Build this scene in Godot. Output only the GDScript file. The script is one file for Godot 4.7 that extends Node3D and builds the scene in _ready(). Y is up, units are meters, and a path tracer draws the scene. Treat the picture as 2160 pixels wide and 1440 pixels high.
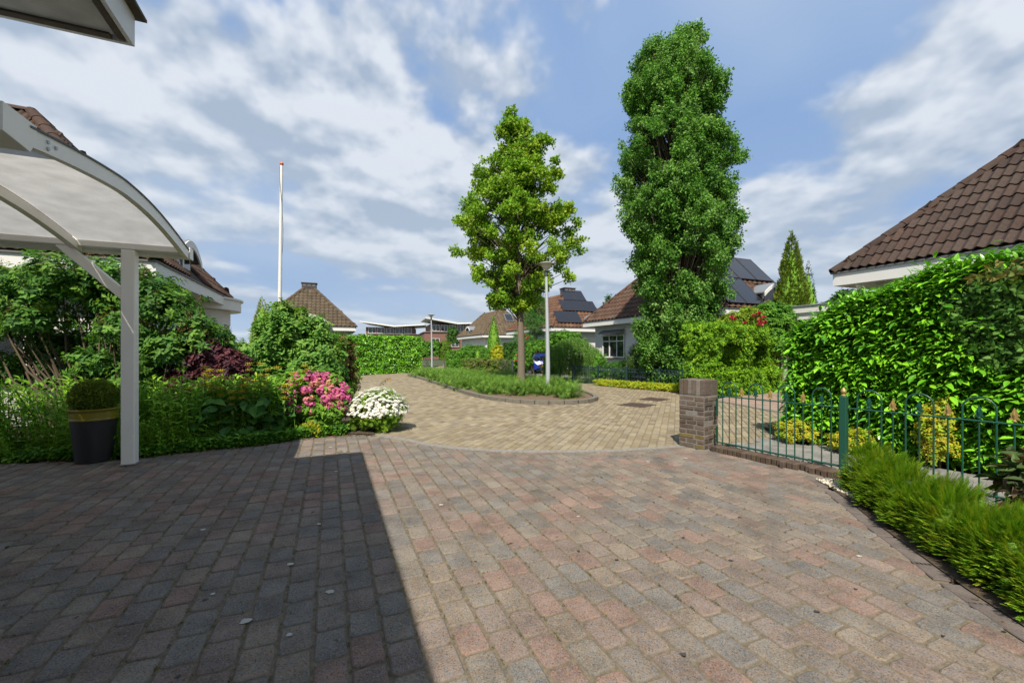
extends Node3D
# A residential cul-de-sac seen from a paved driveway. World: x right, y up, the photograph looks along -z. Metres.

const TURN := 0.4024        # the estate is laid out on a grid turned by 23 degrees
var D1 := Vector3(-0.3916, 0, -0.9202)   # along the driveway, away from the house
var D2 := Vector3(0.9202, 0, -0.3916)    # across it
var rng := RandomNumberGenerator.new()
var taken := {}
var M := {}
var T := {}
var LM := {}

# ---------- shapes ----------
class MB:
	var v := PackedVector3Array()
	var n := PackedVector3Array()
	var c := PackedColorArray()
	var ix := PackedInt32Array()
	var col := Color.WHITE
	func tri(a: Vector3, b: Vector3, d: Vector3) -> void:
		var m := (b - a).cross(d - a).normalized()
		var k := v.size()
		v.append(a); v.append(b); v.append(d)
		n.append(m); n.append(m); n.append(m)
		c.append(col); c.append(col); c.append(col)
		ix.append(k); ix.append(k + 2); ix.append(k + 1)
	func quad(a: Vector3, b: Vector3, d: Vector3, e: Vector3) -> void:
		var m := (d - a).cross(e - b).normalized()
		var k := v.size()
		v.append(a); v.append(b); v.append(d); v.append(e)
		for i in 4:
			n.append(m); c.append(col)
		ix.append_array(PackedInt32Array([k, k + 2, k + 1, k, k + 3, k + 2]))
	func box(at: Vector3, s: Vector3, t := Transform3D()) -> void:
		var h := s * 0.5
		var p := []
		for i in 8:
			p.append(t * (at + Vector3(h.x if i & 1 else -h.x, h.y if i & 2 else -h.y, h.z if i & 4 else -h.z)))
		quad(p[4], p[5], p[7], p[6]); quad(p[1], p[0], p[2], p[3]); quad(p[5], p[1], p[3], p[7])
		quad(p[0], p[4], p[6], p[2]); quad(p[6], p[7], p[3], p[2]); quad(p[0], p[1], p[5], p[4])
	func rbox(at: Vector3, s: Vector3, b: float, t := Transform3D()) -> void:
		# a box with chamfered edges
		var h := s * 0.5
		var g := h - Vector3(b, b, b)
		for sx in [-1.0, 1.0]:
			var f1 := [Vector3(sx * h.x, -g.y, -sx * g.z * -1.0), Vector3(sx * h.x, -g.y, -sx * g.z), Vector3(sx * h.x, g.y, -sx * g.z), Vector3(sx * h.x, g.y, sx * g.z)]
			quad(t * (at + f1[0]), t * (at + f1[1]), t * (at + f1[2]), t * (at + f1[3]))
			var f2 := [Vector3(-g.x, sx * h.y, sx * g.z), Vector3(g.x, sx * h.y, sx * g.z), Vector3(g.x, sx * h.y, -sx * g.z), Vector3(-g.x, sx * h.y, -sx * g.z)]
			quad(t * (at + f2[0]), t * (at + f2[1]), t * (at + f2[2]), t * (at + f2[3]))
			var f3 := [Vector3(-sx * g.x, -g.y, sx * h.z), Vector3(sx * g.x, -g.y, sx * h.z), Vector3(sx * g.x, g.y, sx * h.z), Vector3(-sx * g.x, g.y, sx * h.z)]
			quad(t * (at + f3[0]), t * (at + f3[1]), t * (at + f3[2]), t * (at + f3[3]))
		for i in [-1.0, 1.0]:
			for j in [-1.0, 1.0]:
				_out(t, at, [Vector3(i * g.x, j * h.y, -g.z), Vector3(i * g.x, j * h.y, g.z), Vector3(i * h.x, j * g.y, g.z), Vector3(i * h.x, j * g.y, -g.z)])
				_out(t, at, [Vector3(-g.x, i * g.y, j * h.z), Vector3(g.x, i * g.y, j * h.z), Vector3(g.x, i * h.y, j * g.z), Vector3(-g.x, i * h.y, j * g.z)])
				_out(t, at, [Vector3(i * h.x, -g.y, j * g.z), Vector3(i * h.x, g.y, j * g.z), Vector3(i * g.x, g.y, j * h.z), Vector3(i * g.x, -g.y, j * h.z)])
				for k in [-1.0, 1.0]:
					_out(t, at, [Vector3(i * h.x, j * g.y, k * g.z), Vector3(i * g.x, j * h.y, k * g.z), Vector3(i * g.x, j * g.y, k * h.z)])
	func _out(t: Transform3D, at: Vector3, p: Array) -> void:
		var mid := Vector3.ZERO
		for q in p:
			mid += q
		if (p[1] - p[0]).cross(p[2] - p[0]).dot(mid) < 0:
			p.reverse()
		if p.size() == 3:
			tri(t * (at + p[0]), t * (at + p[1]), t * (at + p[2]))
		else:
			quad(t * (at + p[0]), t * (at + p[1]), t * (at + p[2]), t * (at + p[3]))
	func tube(path: Array, radii: Array, seg := 8, caps := true) -> void:
		var first := v.size()
		var side := Vector3.ZERO
		for i in path.size():
			var d: Vector3 = (path[mini(i + 1, path.size() - 1)] - path[maxi(i - 1, 0)]).normalized()
			if side == Vector3.ZERO:
				side = d.cross(Vector3.UP if absf(d.y) < 0.9 else Vector3.RIGHT).normalized()
			else:
				side = (side - d * side.dot(d)).normalized()
			var o := d.cross(side)
			for j in seg:
				var a := TAU * j / seg
				var q := side * cos(a) + o * sin(a)
				v.append(path[i] + q * radii[i]); n.append(q); c.append(col)
		for i in path.size() - 1:
			for j in seg:
				var a := first + i * seg + j
				var b := first + i * seg + (j + 1) % seg
				ix.append_array(PackedInt32Array([a, b + seg, b, a, a + seg, b + seg]))
		if caps:
			for e in [0, path.size() - 1]:
				var out: Vector3 = (path[e] - path[1 if e == 0 else e - 1]).normalized()
				var k := v.size()
				v.append(path[e]); n.append(out); c.append(col)
				for j in seg:
					v.append(v[first + e * seg + j]); n.append(out); c.append(col)
				for j in seg:
					var a := k + 1 + j
					var b := k + 1 + (j + 1) % seg
					ix.append_array(PackedInt32Array([k, b, a] if e else [k, a, b]))
	func lathe(profile: Array, seg: int, at := Vector3.ZERO) -> void:
		# profile: Vector2(radius, height) from bottom to top, outside seen
		for i in profile.size() - 1:
			var p: Vector2 = profile[i]
			var q: Vector2 = profile[i + 1]
			var nn := Vector2(q.y - p.y, p.x - q.x).normalized()
			var k := v.size()
			for j in seg + 1:
				var a := TAU * j / seg
				var w := Vector3(cos(a), 0, sin(a))
				v.append(at + w * p.x + Vector3(0, p.y, 0)); v.append(at + w * q.x + Vector3(0, q.y, 0))
				for e in 2:
					n.append(w * nn.x + Vector3(0, nn.y, 0)); c.append(col)
			for j in seg:
				var b := k + j * 2
				ix.append_array(PackedInt32Array([b, b + 2, b + 3, b, b + 3, b + 1]))
	func prism(poly: PackedVector2Array, z0: float, z1: float, t := Transform3D()) -> void:
		# a flat outline in x and y, drawn out along z
		var p := poly.duplicate()
		if Geometry2D.is_polygon_clockwise(p):
			p.reverse()
		var ids := Geometry2D.triangulate_polygon(p)
		for i in range(0, ids.size(), 3):
			var a := p[ids[i]]
			var b := p[ids[i + 1]]
			var d := p[ids[i + 2]]
			if (b - a).cross(d - a) < 0:
				var s := b
				b = d
				d = s
			tri(t * Vector3(a.x, a.y, z1), t * Vector3(b.x, b.y, z1), t * Vector3(d.x, d.y, z1))
			tri(t * Vector3(a.x, a.y, z0), t * Vector3(d.x, d.y, z0), t * Vector3(b.x, b.y, z0))
		for i in p.size():
			var a := p[i]
			var b := p[(i + 1) % p.size()]
			quad(t * Vector3(a.x, a.y, z0), t * Vector3(b.x, b.y, z0), t * Vector3(b.x, b.y, z1), t * Vector3(a.x, a.y, z1))
	func sheet(poly: PackedVector2Array, y: float) -> void:
		# poly: (x, depth); a level sheet
		var ids := Geometry2D.triangulate_polygon(poly)
		for i in range(0, ids.size(), 3):
			var a := Vector3(poly[ids[i]].x, y, -poly[ids[i]].y)
			var b := Vector3(poly[ids[i + 1]].x, y, -poly[ids[i + 1]].y)
			var d := Vector3(poly[ids[i + 2]].x, y, -poly[ids[i + 2]].y)
			if (b - a).cross(d - a).y < 0:
				tri(a, d, b)
			else:
				tri(a, b, d)
	func leaf(o: Vector3, dir: Vector3, up: Vector3, length: float, width: float, fold := 0.25, curl := 0.2, segs := 2, blunt := 0.8) -> void:
		var side := dir.cross(up).normalized()
		var nn := side.cross(dir)
		var pm := o
		var pl := o
		var pr := o
		for i in range(1, segs + 1):
			var t := float(i) / segs
			var m := o + dir * (length * t) - nn * (curl * length * t * t)
			if i == segs:
				tri(pm, m, pl); tri(pm, pr, m)
			else:
				var w := width * 0.5 * sin(PI * pow(t, blunt))
				var l := m - side * w + nn * (fold * w)
				var r := m + side * w + nn * (fold * w)
				if i == 1:
					tri(o, m, l); tri(o, r, m)
				else:
					quad(pm, m, l, pl); quad(pm, pr, r, m)
				pl = l
				pr = r
			pm = m
	func lobed(o: Vector3, dir: Vector3, up: Vector3, r: float, lobes := 5) -> void:
		# a maple- or ivy-like leaf: a fan with points
		var side := dir.cross(up).normalized()
		var nn := side.cross(dir)
		var mid := o + dir * r * 0.55 + nn * r * 0.1
		var p := []
		var k := lobes * 2 - 1
		for i in k:
			var a := lerpf(-2.3, 2.3, float(i) / (k - 1))
			var rr := r * ((1.0 if i % 2 == 0 else 0.55) * (1.0 - 0.13 * absf(a)))
			p.append(mid + dir * cos(a) * rr + side * sin(a) * rr - nn * absf(sin(a)) * rr * 0.2)
		for i in k - 1:
			tri(mid, p[i + 1], p[i])
		tri(mid, p[0], o); tri(mid, o, p[k - 1])
	func mesh() -> ArrayMesh:
		var a := []
		a.resize(Mesh.ARRAY_MAX)
		a[Mesh.ARRAY_VERTEX] = v
		a[Mesh.ARRAY_NORMAL] = n
		a[Mesh.ARRAY_COLOR] = c
		a[Mesh.ARRAY_INDEX] = ix
		var m := ArrayMesh.new()
		if v.size():
			m.add_surface_from_arrays(Mesh.PRIMITIVE_TRIANGLES, a)
		return m

class Scatter:
	var buf := PackedFloat32Array()
	var count := 0
	func put(b: Basis, o: Vector3, k: Color) -> void:
		buf.append_array(PackedFloat32Array([b.x.x, b.y.x, b.z.x, o.x, b.x.y, b.y.y, b.z.y, o.y, b.x.z, b.y.z, b.z.z, o.z, k.r, k.g, k.b, 1.0]))
		count += 1

# ---------- nodes ----------
func G(x: float, depth: float, y := 0.0) -> Vector3:
	return Vector3(x, y, -depth)

func numbered(called: String) -> String:
	if not taken.has(called):
		taken[called] = 0
		return called
	taken[called] += 1
	return "%s_%03d" % [called, taken[called]]

func tag(o: Node3D, label: String, category: String, group := "") -> Node3D:
	o.set_meta("label", label)
	o.set_meta("category", category)
	if group:
		o.set_meta("group", group)
	return o

func thing(called: String, label: String, category: String, at := Vector3.ZERO, turn := 0.0, group := "") -> Node3D:
	var o := Node3D.new()
	o.name = numbered(called)
	add_child(o)
	o.position = at
	o.rotation.y = turn
	return tag(o, label, category, group)

func put_mesh(m: Mesh, called: String, mat: Material, parent: Node = null) -> MeshInstance3D:
	var o := MeshInstance3D.new()
	o.mesh = m
	o.material_override = mat
	if parent == null or parent == self:
		o.name = numbered(called)
		add_child(o)
	else:
		o.name = called
		parent.add_child(o, true)
	return o

func build(b: MB, called: String, mat: Material, parent: Node = null) -> MeshInstance3D:
	return put_mesh(b.mesh(), called, mat, parent)

func structure(b: MB, called: String, mat: Material) -> MeshInstance3D:
	var o := build(b, called, mat)
	o.set_meta("kind", "structure")
	return o

func scatter(s: Scatter, called: String, m: Mesh, mat: Material, parent: Node = null) -> void:
	if s.count == 0:
		return
	var mm := MultiMesh.new()
	mm.transform_format = MultiMesh.TRANSFORM_3D
	mm.use_colors = true
	mm.mesh = m
	mm.instance_count = s.count
	mm.buffer = s.buf
	var o := MultiMeshInstance3D.new()
	o.multimesh = mm
	o.material_override = mat
	o.set_meta("kind", "stuff")
	if parent == null or parent == self:
		o.name = numbered(called)
		add_child(o)
	else:
		o.name = called
		parent.add_child(o, true)

# ---------- materials ----------
func lin(r: float, g: float, b: float) -> Color:
	return Color(r, g, b).linear_to_srgb()

func mat(called: String, r: float, g: float, b: float, rough := 0.8, metal := 0.0, spec := 0.5) -> StandardMaterial3D:
	var m := StandardMaterial3D.new()
	m.resource_name = called
	m.albedo_color = lin(r, g, b)
	m.roughness = rough
	m.metallic = metal
	m.metallic_specular = spec
	m.cull_mode = BaseMaterial3D.CULL_DISABLED
	M[called] = m
	return m

func leafy(called: String, rough := 0.45, through := 0.5, spec := 0.5) -> StandardMaterial3D:
	var m := mat(called, 1, 1, 1, rough, 0.0, spec)
	m.vertex_color_use_as_albedo = true
	m.backlight_enabled = through > 0
	m.backlight = lin(through, through, through * 0.6)
	return m

func textured(m: StandardMaterial3D, t: Texture2D, per_metre: float, bump := 0.0, height: Texture2D = null) -> StandardMaterial3D:
	m.albedo_texture = t
	m.uv1_triplanar = true
	m.uv1_world_triplanar = true
	m.uv1_scale = Vector3.ONE * per_metre
	if bump > 0:
		m.heightmap_enabled = true
		m.heightmap_texture = height if height else t
		m.heightmap_scale = bump
	return m

func grain(size: int, seed_: int, freq: float, lo: float, hi: float, speck := 0.0, dark := 0.0, tint := Color(0, 0, 0)) -> ImageTexture:
	# mottled grey near white, with pale and dark grains
	var f := FastNoiseLite.new()
	f.seed = seed_
	f.frequency = freq
	f.fractal_octaves = 4
	var im := f.get_seamless_image(size, size)
	im.convert(Image.FORMAT_L8)
	var src := im.get_data()
	var out := PackedByteArray()
	out.resize(size * size * 3)
	var r := RandomNumberGenerator.new()
	r.seed = seed_ + 7
	for i in size * size:
		var k := lerpf(lo, hi, src[i] / 255.0) + r.randf_range(-0.5, 0.5) * (hi - lo) * 0.5
		var q := r.randf()
		if q < speck:
			k = minf(1.0, k * r.randf_range(1.25, 1.7))
		elif q > 1.0 - dark:
			k *= r.randf_range(0.35, 0.7)
		var warm := (src[(i * 7 + size * 13) % (size * size)] / 255.0 - 0.5) * tint.r
		var c := Color(clampf(k * (1.0 + warm), 0, 1), clampf(k, 0, 1), clampf(k * (1.0 - warm), 0, 1)).linear_to_srgb()
		out[i * 3] = int(c.r * 255)
		out[i * 3 + 1] = int(c.g * 255)
		out[i * 3 + 2] = int(c.b * 255)
	return ImageTexture.create_from_image(Image.create_from_data(size, size, false, Image.FORMAT_RGB8, out))

func basis_y(dir: Vector3, spin: float, s: float) -> Basis:
	var y := dir.normalized()
	var x := y.cross(Vector3(0.31, 0.17, 0.93)).normalized()
	var z := x.cross(y)
	var c := cos(spin)
	var d := sin(spin)
	return Basis((x * c + z * d) * s, y * s, (z * c - x * d) * s)

func rdir() -> Vector3:
	var z := rng.randf_range(-1, 1)
	var a := rng.randf() * TAU
	var r := sqrt(1 - z * z)
	return Vector3(r * cos(a), z, r * sin(a))

func pick(pal: Array) -> Color:
	# a colour between two of a palette's linear colours
	var a: Color = pal[rng.randi() % pal.size()]
	var b: Color = pal[rng.randi() % pal.size()]
	var c := a.lerp(b, rng.randf())
	var k := rng.randf_range(0.85, 1.15)
	return Color(c.r * k, c.g * k, c.b * k)

# ---------- light and air ----------
func make_camera() -> void:
	var cam := Camera3D.new()
	cam.name = "camera"
	add_child(cam)
	cam.position = Vector3(0, 1.3, 0)
	cam.near = 0.05
	cam.far = 1500.0
	cam.projection = Camera3D.PROJECTION_FRUSTUM
	cam.size = 0.05 * 1.6
	cam.frustum_offset = Vector2(0, 0.05 * 20.0 / 900.0)
	cam.current = true

func make_light() -> void:
	var sun := DirectionalLight3D.new()
	sun.name = "sun"
	add_child(sun)
	sun.look_at_from_position(Vector3.ZERO, Vector3(0.141, -1.0, -0.767), Vector3.UP)
	sun.light_energy = 1.32
	sun.light_color = Color(1.0, 0.955, 0.88)
	sun.light_angular_distance = 0.6
	sun.shadow_enabled = true
	var env := Environment.new()
	env.background_mode = Environment.BG_SKY
	env.tonemap_mode = Environment.TONE_MAPPER_LINEAR
	env.tonemap_exposure = 1.9
	env.sdfgi_enabled = true
	env.ssao_enabled = true
	env.ssil_enabled = true
	var sky := Sky.new()
	var pan := PanoramaSkyMaterial.new()
	pan.panorama = sky_picture()
	sky.sky_material = pan
	env.sky = sky
	var we := WorldEnvironment.new()
	we.name = "environment"
	we.environment = env
	add_child(we)

func sky_picture() -> ImageTexture:
	# broken cloud over a blue sky: a veil, a patchy layer and a flatter, greyer deck low down
	var w := 2048
	var h := 1024
	var big := FastNoiseLite.new()
	big.seed = 61
	big.noise_type = FastNoiseLite.TYPE_SIMPLEX_SMOOTH
	big.frequency = 0.95
	big.fractal_octaves = 3
	big.fractal_gain = 0.5
	var puff := FastNoiseLite.new()
	puff.seed = 8
	puff.noise_type = FastNoiseLite.TYPE_SIMPLEX_SMOOTH
	puff.frequency = 2.9
	puff.fractal_octaves = 6
	puff.fractal_gain = 0.55
	var soft := FastNoiseLite.new()
	soft.seed = 5
	soft.noise_type = FastNoiseLite.TYPE_SIMPLEX_SMOOTH
	soft.frequency = 0.6
	soft.fractal_octaves = 4
	var out := PackedByteArray()
	out.resize(w * h * 3)
	var rows := h / 2
	for j in rows:
		var el := PI * 0.5 - PI * (j + 0.5) / h
		var y := sin(el)
		var cy := cos(el)
		var low := 1.0 - smoothstep(0.0, 0.55, y)
		var lift := 0.85 * log(y + 0.09)
		var blue := Vector3(0.115, 0.245, 0.52).lerp(Vector3(0.28, 0.40, 0.58), pow(1.0 - y, 2.2))
		for i in w:
			var az := TAU * ((i + 0.5) / w - 0.5)
			var px := sin(az) * cy
			var pz := -cos(az) * cy
			var f := puff.get_noise_3d(px, lift, pz)
			var g := puff.get_noise_3d(px - 0.01, lift + 0.05, pz)
			var d := big.get_noise_3d(px + 1.7, lift, pz + 0.4) + 0.55 * f
			var veil := soft.get_noise_3d(px * 1.5 + 9.0, lift * 1.5, pz - 4.0)
			var bank := 0.14 * cos(az + 0.6)          # thicker on one side of the sky
			var cov := smoothstep(-0.15, 0.14, d + 0.24 * low + bank + 0.12)
			var thin := smoothstep(-0.4, 0.35, veil) * 0.55 + 0.26
			var lit := clampf(0.34 + 2.2 * (f - g) + 0.9 * d, 0.0, 1.0)
			var white := Vector3(0.34, 0.41, 0.51).lerp(Vector3(0.645, 0.68, 0.73), lit)
			white = white.lerp(Vector3(0.37, 0.45, 0.55), low * 0.35)
			var c := blue.lerp(Vector3(0.38, 0.475, 0.62), thin)
			c = c.lerp(white, cov * 0.9)
			c = c.lerp(Vector3(0.45, 0.55, 0.65), exp(-el * 14.0) * 0.5) * 0.66
			var q := Color(c.x, c.y, c.z).linear_to_srgb()
			var o := (j * w + i) * 3
			out[o] = int(clampf(q.r, 0, 1) * 255)
			out[o + 1] = int(clampf(q.g, 0, 1) * 255)
			out[o + 2] = int(clampf(q.b, 0, 1) * 255)
	for o in range(rows * w * 3, w * h * 3, 3):
		out[o] = 110
		out[o + 1] = 110
		out[o + 2] = 104
	return ImageTexture.create_from_image(Image.create_from_data(w, h, false, Image.FORMAT_RGB8, out))

func make_materials() -> void:
	T.stone = grain(512, 3, 0.012, 0.45, 0.85, 0.13, 0.12, Color(0.3, 0, 0))
	T.mottle = grain(512, 8, 0.008, 0.72, 1.0)
	T.soil = grain(512, 21, 0.03, 0.45, 1.0, 0.03, 0.12)
	T.paint = grain(256, 31, 0.01, 0.93, 1.0)
	var m := mat("paver", 1, 1, 1, 0.9, 0, 0.3)
	m.vertex_color_use_as_albedo = true
	textured(m, T.stone, 0.5, 0.2)
	textured(mat("joint_sand", 0.165, 0.138, 0.095, 1.0), T.soil, 1.7)
	textured(mat("soil", 0.075, 0.055, 0.035, 1.0), T.soil, 1.1, 1.2)
	textured(mat("grass_ground", 0.05, 0.075, 0.025, 1.0), T.soil, 0.3)
	textured(mat("concrete", 0.27, 0.255, 0.23, 0.9), T.stone, 2.0, 0.08)
	textured(mat("kerb_stone", 0.20, 0.185, 0.155, 0.9), T.stone, 1.5, 0.15)
	m = mat("brick_unit", 1, 1, 1, 0.92, 0, 0.3)
	m.vertex_color_use_as_albedo = true
	textured(m, T.stone, 3.0, 0.35)
	m = mat("road_brick", 1, 1, 1, 0.92, 0, 0.3)
	m.vertex_color_use_as_albedo = true
	textured(m, T.mottle, 0.9)
	m = mat("tile", 1, 1, 1, 0.85, 0, 0.35)
	m.vertex_color_use_as_albedo = true
	textured(m, T.stone, 1.7, 0.1)
	textured(mat("render", 0.58, 0.585, 0.58, 0.9), T.paint, 0.6)
	textured(mat("white_paint", 0.64, 0.65, 0.65, 0.5), T.paint, 0.8)
	textured(mat("aluminium_white", 0.78, 0.765, 0.72, 0.4), T.paint, 1.0)
	textured(mat("soffit", 0.50, 0.50, 0.48, 0.7), T.mottle, 1.2)
	textured(mat("aged_trim", 0.11, 0.085, 0.06, 0.8), T.stone, 2.0)
	mat("zinc", 0.20, 0.225, 0.26, 0.45, 0.3)
	mat("lead", 0.10, 0.105, 0.115, 0.6)
	mat("glass", 0.018, 0.022, 0.026, 0.06, 0.0, 0.7)
	mat("solar", 0.012, 0.015, 0.024, 0.18, 0.0, 0.5)
	mat("solar_frame", 0.03, 0.03, 0.035, 0.4)
	mat("steel", 0.42, 0.46, 0.50, 0.45, 0.35)
	mat("dark_steel", 0.05, 0.065, 0.07, 0.5, 0.2)
	mat("fence_green", 0.009, 0.064, 0.044, 0.35)
	mat("gold", 0.34, 0.235, 0.085, 0.45, 0.3)
	mat("fence_dark", 0.012, 0.035, 0.036, 0.45)
	m = mat("opal", 0.6, 0.6, 0.59, 0.45)
	m.backlight_enabled = true
	m.backlight = lin(0.78, 0.79, 0.82)
	textured(m, T.mottle, 0.8)
	textured(mat("bark", 0.22, 0.185, 0.14, 0.95), T.soil, 2.0, 1.5)
	textured(mat("twig", 0.14, 0.105, 0.07, 0.95), T.soil, 4.0, 0.6)
	mat("pot_dark", 0.018, 0.018, 0.021, 0.5)
	mat("pot_glaze", 0.19, 0.165, 0.018, 0.3)
	mat("orange", 0.5, 0.10, 0.03, 0.5)
	leafy("leaf", 0.55, 0.8, 0.35)
	leafy("leaf_gloss", 0.32, 0.45, 0.5)
	leafy("needle", 0.55, 0.5, 0.35)
	leafy("petal", 0.6, 0.5)
	mat("core", 0.14, 0.29, 0.03, 1.0)

# ---------- leaf shapes ----------
func make_leaves() -> void:
	var r := rng
	var b := MB.new()
	# a twig end of loosely set lobed leaves
	for i in 9:
		var d := (rdir() + Vector3(0, 0.25, 0)).normalized()
		var k := r.randf_range(0.65, 1.35)
		b.col = Color(k * r.randf_range(0.85, 1.2), k, k * 0.9)
		b.lobed(rdir() * r.randf_range(0.02, 0.11), d, (Vector3.UP + rdir() * 0.9).normalized(), r.randf_range(0.036, 0.058), 5)
	LM.maple = b.mesh()
	b = MB.new()
	for i in 13:
		var d := (rdir() + Vector3(0, 0.45, 0)).normalized()
		var k := r.randf_range(0.6, 1.35)
		b.col = Color(k * r.randf_range(0.85, 1.25), k, k * r.randf_range(0.8, 1.4))
		b.leaf(rdir() * r.randf_range(0.01, 0.11), d, (Vector3.UP + rdir() * 0.8).normalized(), r.randf_range(0.065, 0.10), 0.045, 0.3, 0.3, 3, 1.3)
	LM.oak = b.mesh()
	b = MB.new()
	for i in 8:
		var a := TAU * i * 0.382 + r.randf() * 0.4
		var d := Vector3(cos(a), r.randf_range(-0.1, 0.6), sin(a)).normalized()
		var k := r.randf_range(0.75, 1.2)
		b.col = Color(k, k, k)
		b.leaf(Vector3(0, i * 0.014 - 0.05, 0), d, (Vector3.UP + rdir() * 0.35).normalized(), r.randf_range(0.06, 0.085), 0.042, 0.3, 0.35, 3, 0.85)
	LM.ovate = b.mesh()
	b = MB.new()
	for i in 9:
		var a := TAU * i * 0.382
		var d := Vector3(cos(a), r.randf_range(0.15, 0.75), sin(a)).normalized()
		var k := r.randf_range(0.8, 1.2)
		b.col = Color(k, k, k)
		b.leaf(Vector3(0, i * 0.016 - 0.09, 0), d, (Vector3.UP * 1.4 + rdir() * 0.3).normalized(), r.randf_range(0.10, 0.135), 0.05, 0.35, 0.25, 4, 0.9)
	LM.laurel = b.mesh()
	for q in 3:
		b = MB.new()
		b.leaf(Vector3.ZERO, Vector3.UP, Vector3.BACK, 0.13, 0.052, 0.35, 0.18 + 0.1 * q, 6, 0.9)
		LM["laurel_%d" % q] = b.mesh()
	b = MB.new()
	for i in 14:
		var d := (rdir() + Vector3(0, 0.6, 0)).normalized()
		var k := r.randf_range(0.7, 1.25)
		b.col = Color(k, k, k)
		b.leaf(rdir() * 0.03, d, rdir(), r.randf_range(0.02, 0.03), 0.014, 0.2, 0.2, 2)
	LM.box = b.mesh()
	b = MB.new()
	for i in 6:
		var a := TAU * i / 6.0 + r.randf()
		var d := Vector3(cos(a), r.randf_range(-0.6, 0.2), sin(a)).normalized()
		var k := r.randf_range(0.75, 1.2)
		b.col = Color(k, k, k)
		b.lobed(rdir() * 0.03, d, (Vector3.UP + rdir() * 0.5).normalized(), r.randf_range(0.03, 0.045), 3)
	LM.ivy = b.mesh()
	b = MB.new()
	# a yew spray: two rows of needles along an arching twig
	for i in 22:
		var t := i / 22.0
		var p := Vector3(0, t * 0.17, 0.03 * t * t)
		for s in [-1.0, 1.0]:
			var k := r.randf_range(0.8, 1.1)
			b.col = Color(k, k, k * 0.8)
			b.leaf(p, Vector3(s, 0.55 + 0.4 * t, r.randf_range(-0.1, 0.25)).normalized(), Vector3.BACK, 0.026 * (1.0 - 0.45 * t), 0.0045, 0.0, 0.0, 2)
	b.col = Color(1.0, 0.75, 0.6)
	b.tube([Vector3.ZERO, Vector3(0, 0.09, 0.01), Vector3(0, 0.17, 0.03)], [0.0022, 0.0018, 0.0008], 3, false)
	LM.yew = b.mesh()
	b = MB.new()
	# a flat scaly spray
	for i in 9:
		var t := i / 9.0
		for s in [-1.0, 1.0]:
			var k := r.randf_range(0.75, 1.2)
			b.col = Color(k, k, k)
			b.leaf(Vector3(0, t * 0.2, 0), Vector3(s * 0.8, 0.9, r.randf_range(-0.3, 0.3)).normalized(), Vector3.BACK, 0.09 * (1.05 - t), 0.022, 0.1, 0.1, 2)
	LM.thuja = b.mesh()
	b = MB.new()
	# a long soft needle tuft
	for i in 26:
		var d := (rdir() + Vector3(0, 0.9, 0)).normalized()
		var k := r.randf_range(0.7, 1.25)
		b.col = Color(k, k, k)
		b.leaf(Vector3(0, r.randf() * 0.06, 0), d, rdir(), r.randf_range(0.1, 0.16), 0.006, 0.0, 0.2, 2)
	LM.pine = b.mesh()
	b = MB.new()
	# a hanging strand
	for i in 18:
		var t := i / 18.0
		var d := Vector3(cos(i * 2.4), -1.1, sin(i * 2.4)).normalized()
		var k := r.randf_range(0.7, 1.25)
		b.col = Color(k, k, k)
		b.leaf(Vector3(0, -t * 0.5, 0), d, rdir(), 0.05, 0.03, 0.2, 0.2, 2)
	LM.strand = b.mesh()
	for q in 3:
		b = MB.new()
		# an upright stem with narrow leaves all the way up
		var h := 0.62
		for i in 21:
			var t := i / 21.0
			var a := i * 2.4 + q
			var d := Vector3(cos(a), 0.35 + 0.8 * t, sin(a)).normalized()
			var k := r.randf_range(0.75, 1.15)
			b.col = Color(k, k, k)
			b.leaf(Vector3(0.03 * sin(t * 2.0 + q), 0.04 + t * h * 0.94, 0.02 * cos(t * 3.0)), d, Vector3.UP, r.randf_range(0.12, 0.17) * (1.1 - 0.5 * t), 0.02, 0.2, 0.55, 4)
		b.col = Color(0.9, 1.0, 0.6)
		b.tube([Vector3.ZERO, Vector3(0.02, h * 0.5, 0.01), Vector3(0.03, h, -0.01)], [0.005, 0.004, 0.002], 4, false)
		LM["stem_%d" % q] = b.mesh()
	b = MB.new()
	# a low feathery sprig
	for i in 20:
		var t := i / 20.0
		var a := i * 2.4
		var d := Vector3(cos(a), 0.7, sin(a)).normalized()
		var k := r.randf_range(0.75, 1.2)
		b.col = Color(k, k, k)
		b.leaf(Vector3(0, t * 0.16, 0), d, Vector3.UP, 0.05, 0.013, 0.2, 0.3, 2)
	LM.sprig = b.mesh()
	b = MB.new()
	# a dried seed head
	for i in 26:
		var p := Vector3(r.randf_range(-0.05, 0.05), r.randf_range(0.0, 0.15), r.randf_range(-0.05, 0.05))
		p.x *= 1.0 - p.y * 4.0
		p.z *= 1.0 - p.y * 4.0
		var k := r.randf_range(0.6, 1.4)
		b.col = Color(k, k, k)
		b.leaf(p, rdir(), rdir(), 0.022, 0.012, 0.3, 0.1, 2)
	LM.seeds = b.mesh()
	b = MB.new()
	# a mophead: many four-petalled florets on a ball
	for i in 34:
		var d := rdir()
		d.y = absf(d.y) * 0.8 - 0.15
		d = d.normalized()
		var k := r.randf_range(0.8, 1.2)
		b.col = Color(k, k * r.randf_range(0.8, 1.1), k)
		var x := d.cross(rdir()).normalized()
		var z := d.cross(x)
		for e in [x, z, -x, -z]:
			b.leaf(d * 0.05, (e + d * 0.35).normalized(), d, 0.019, 0.019, 0.1, 0.2, 2)
	LM.mophead = b.mesh()
	b = MB.new()
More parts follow.
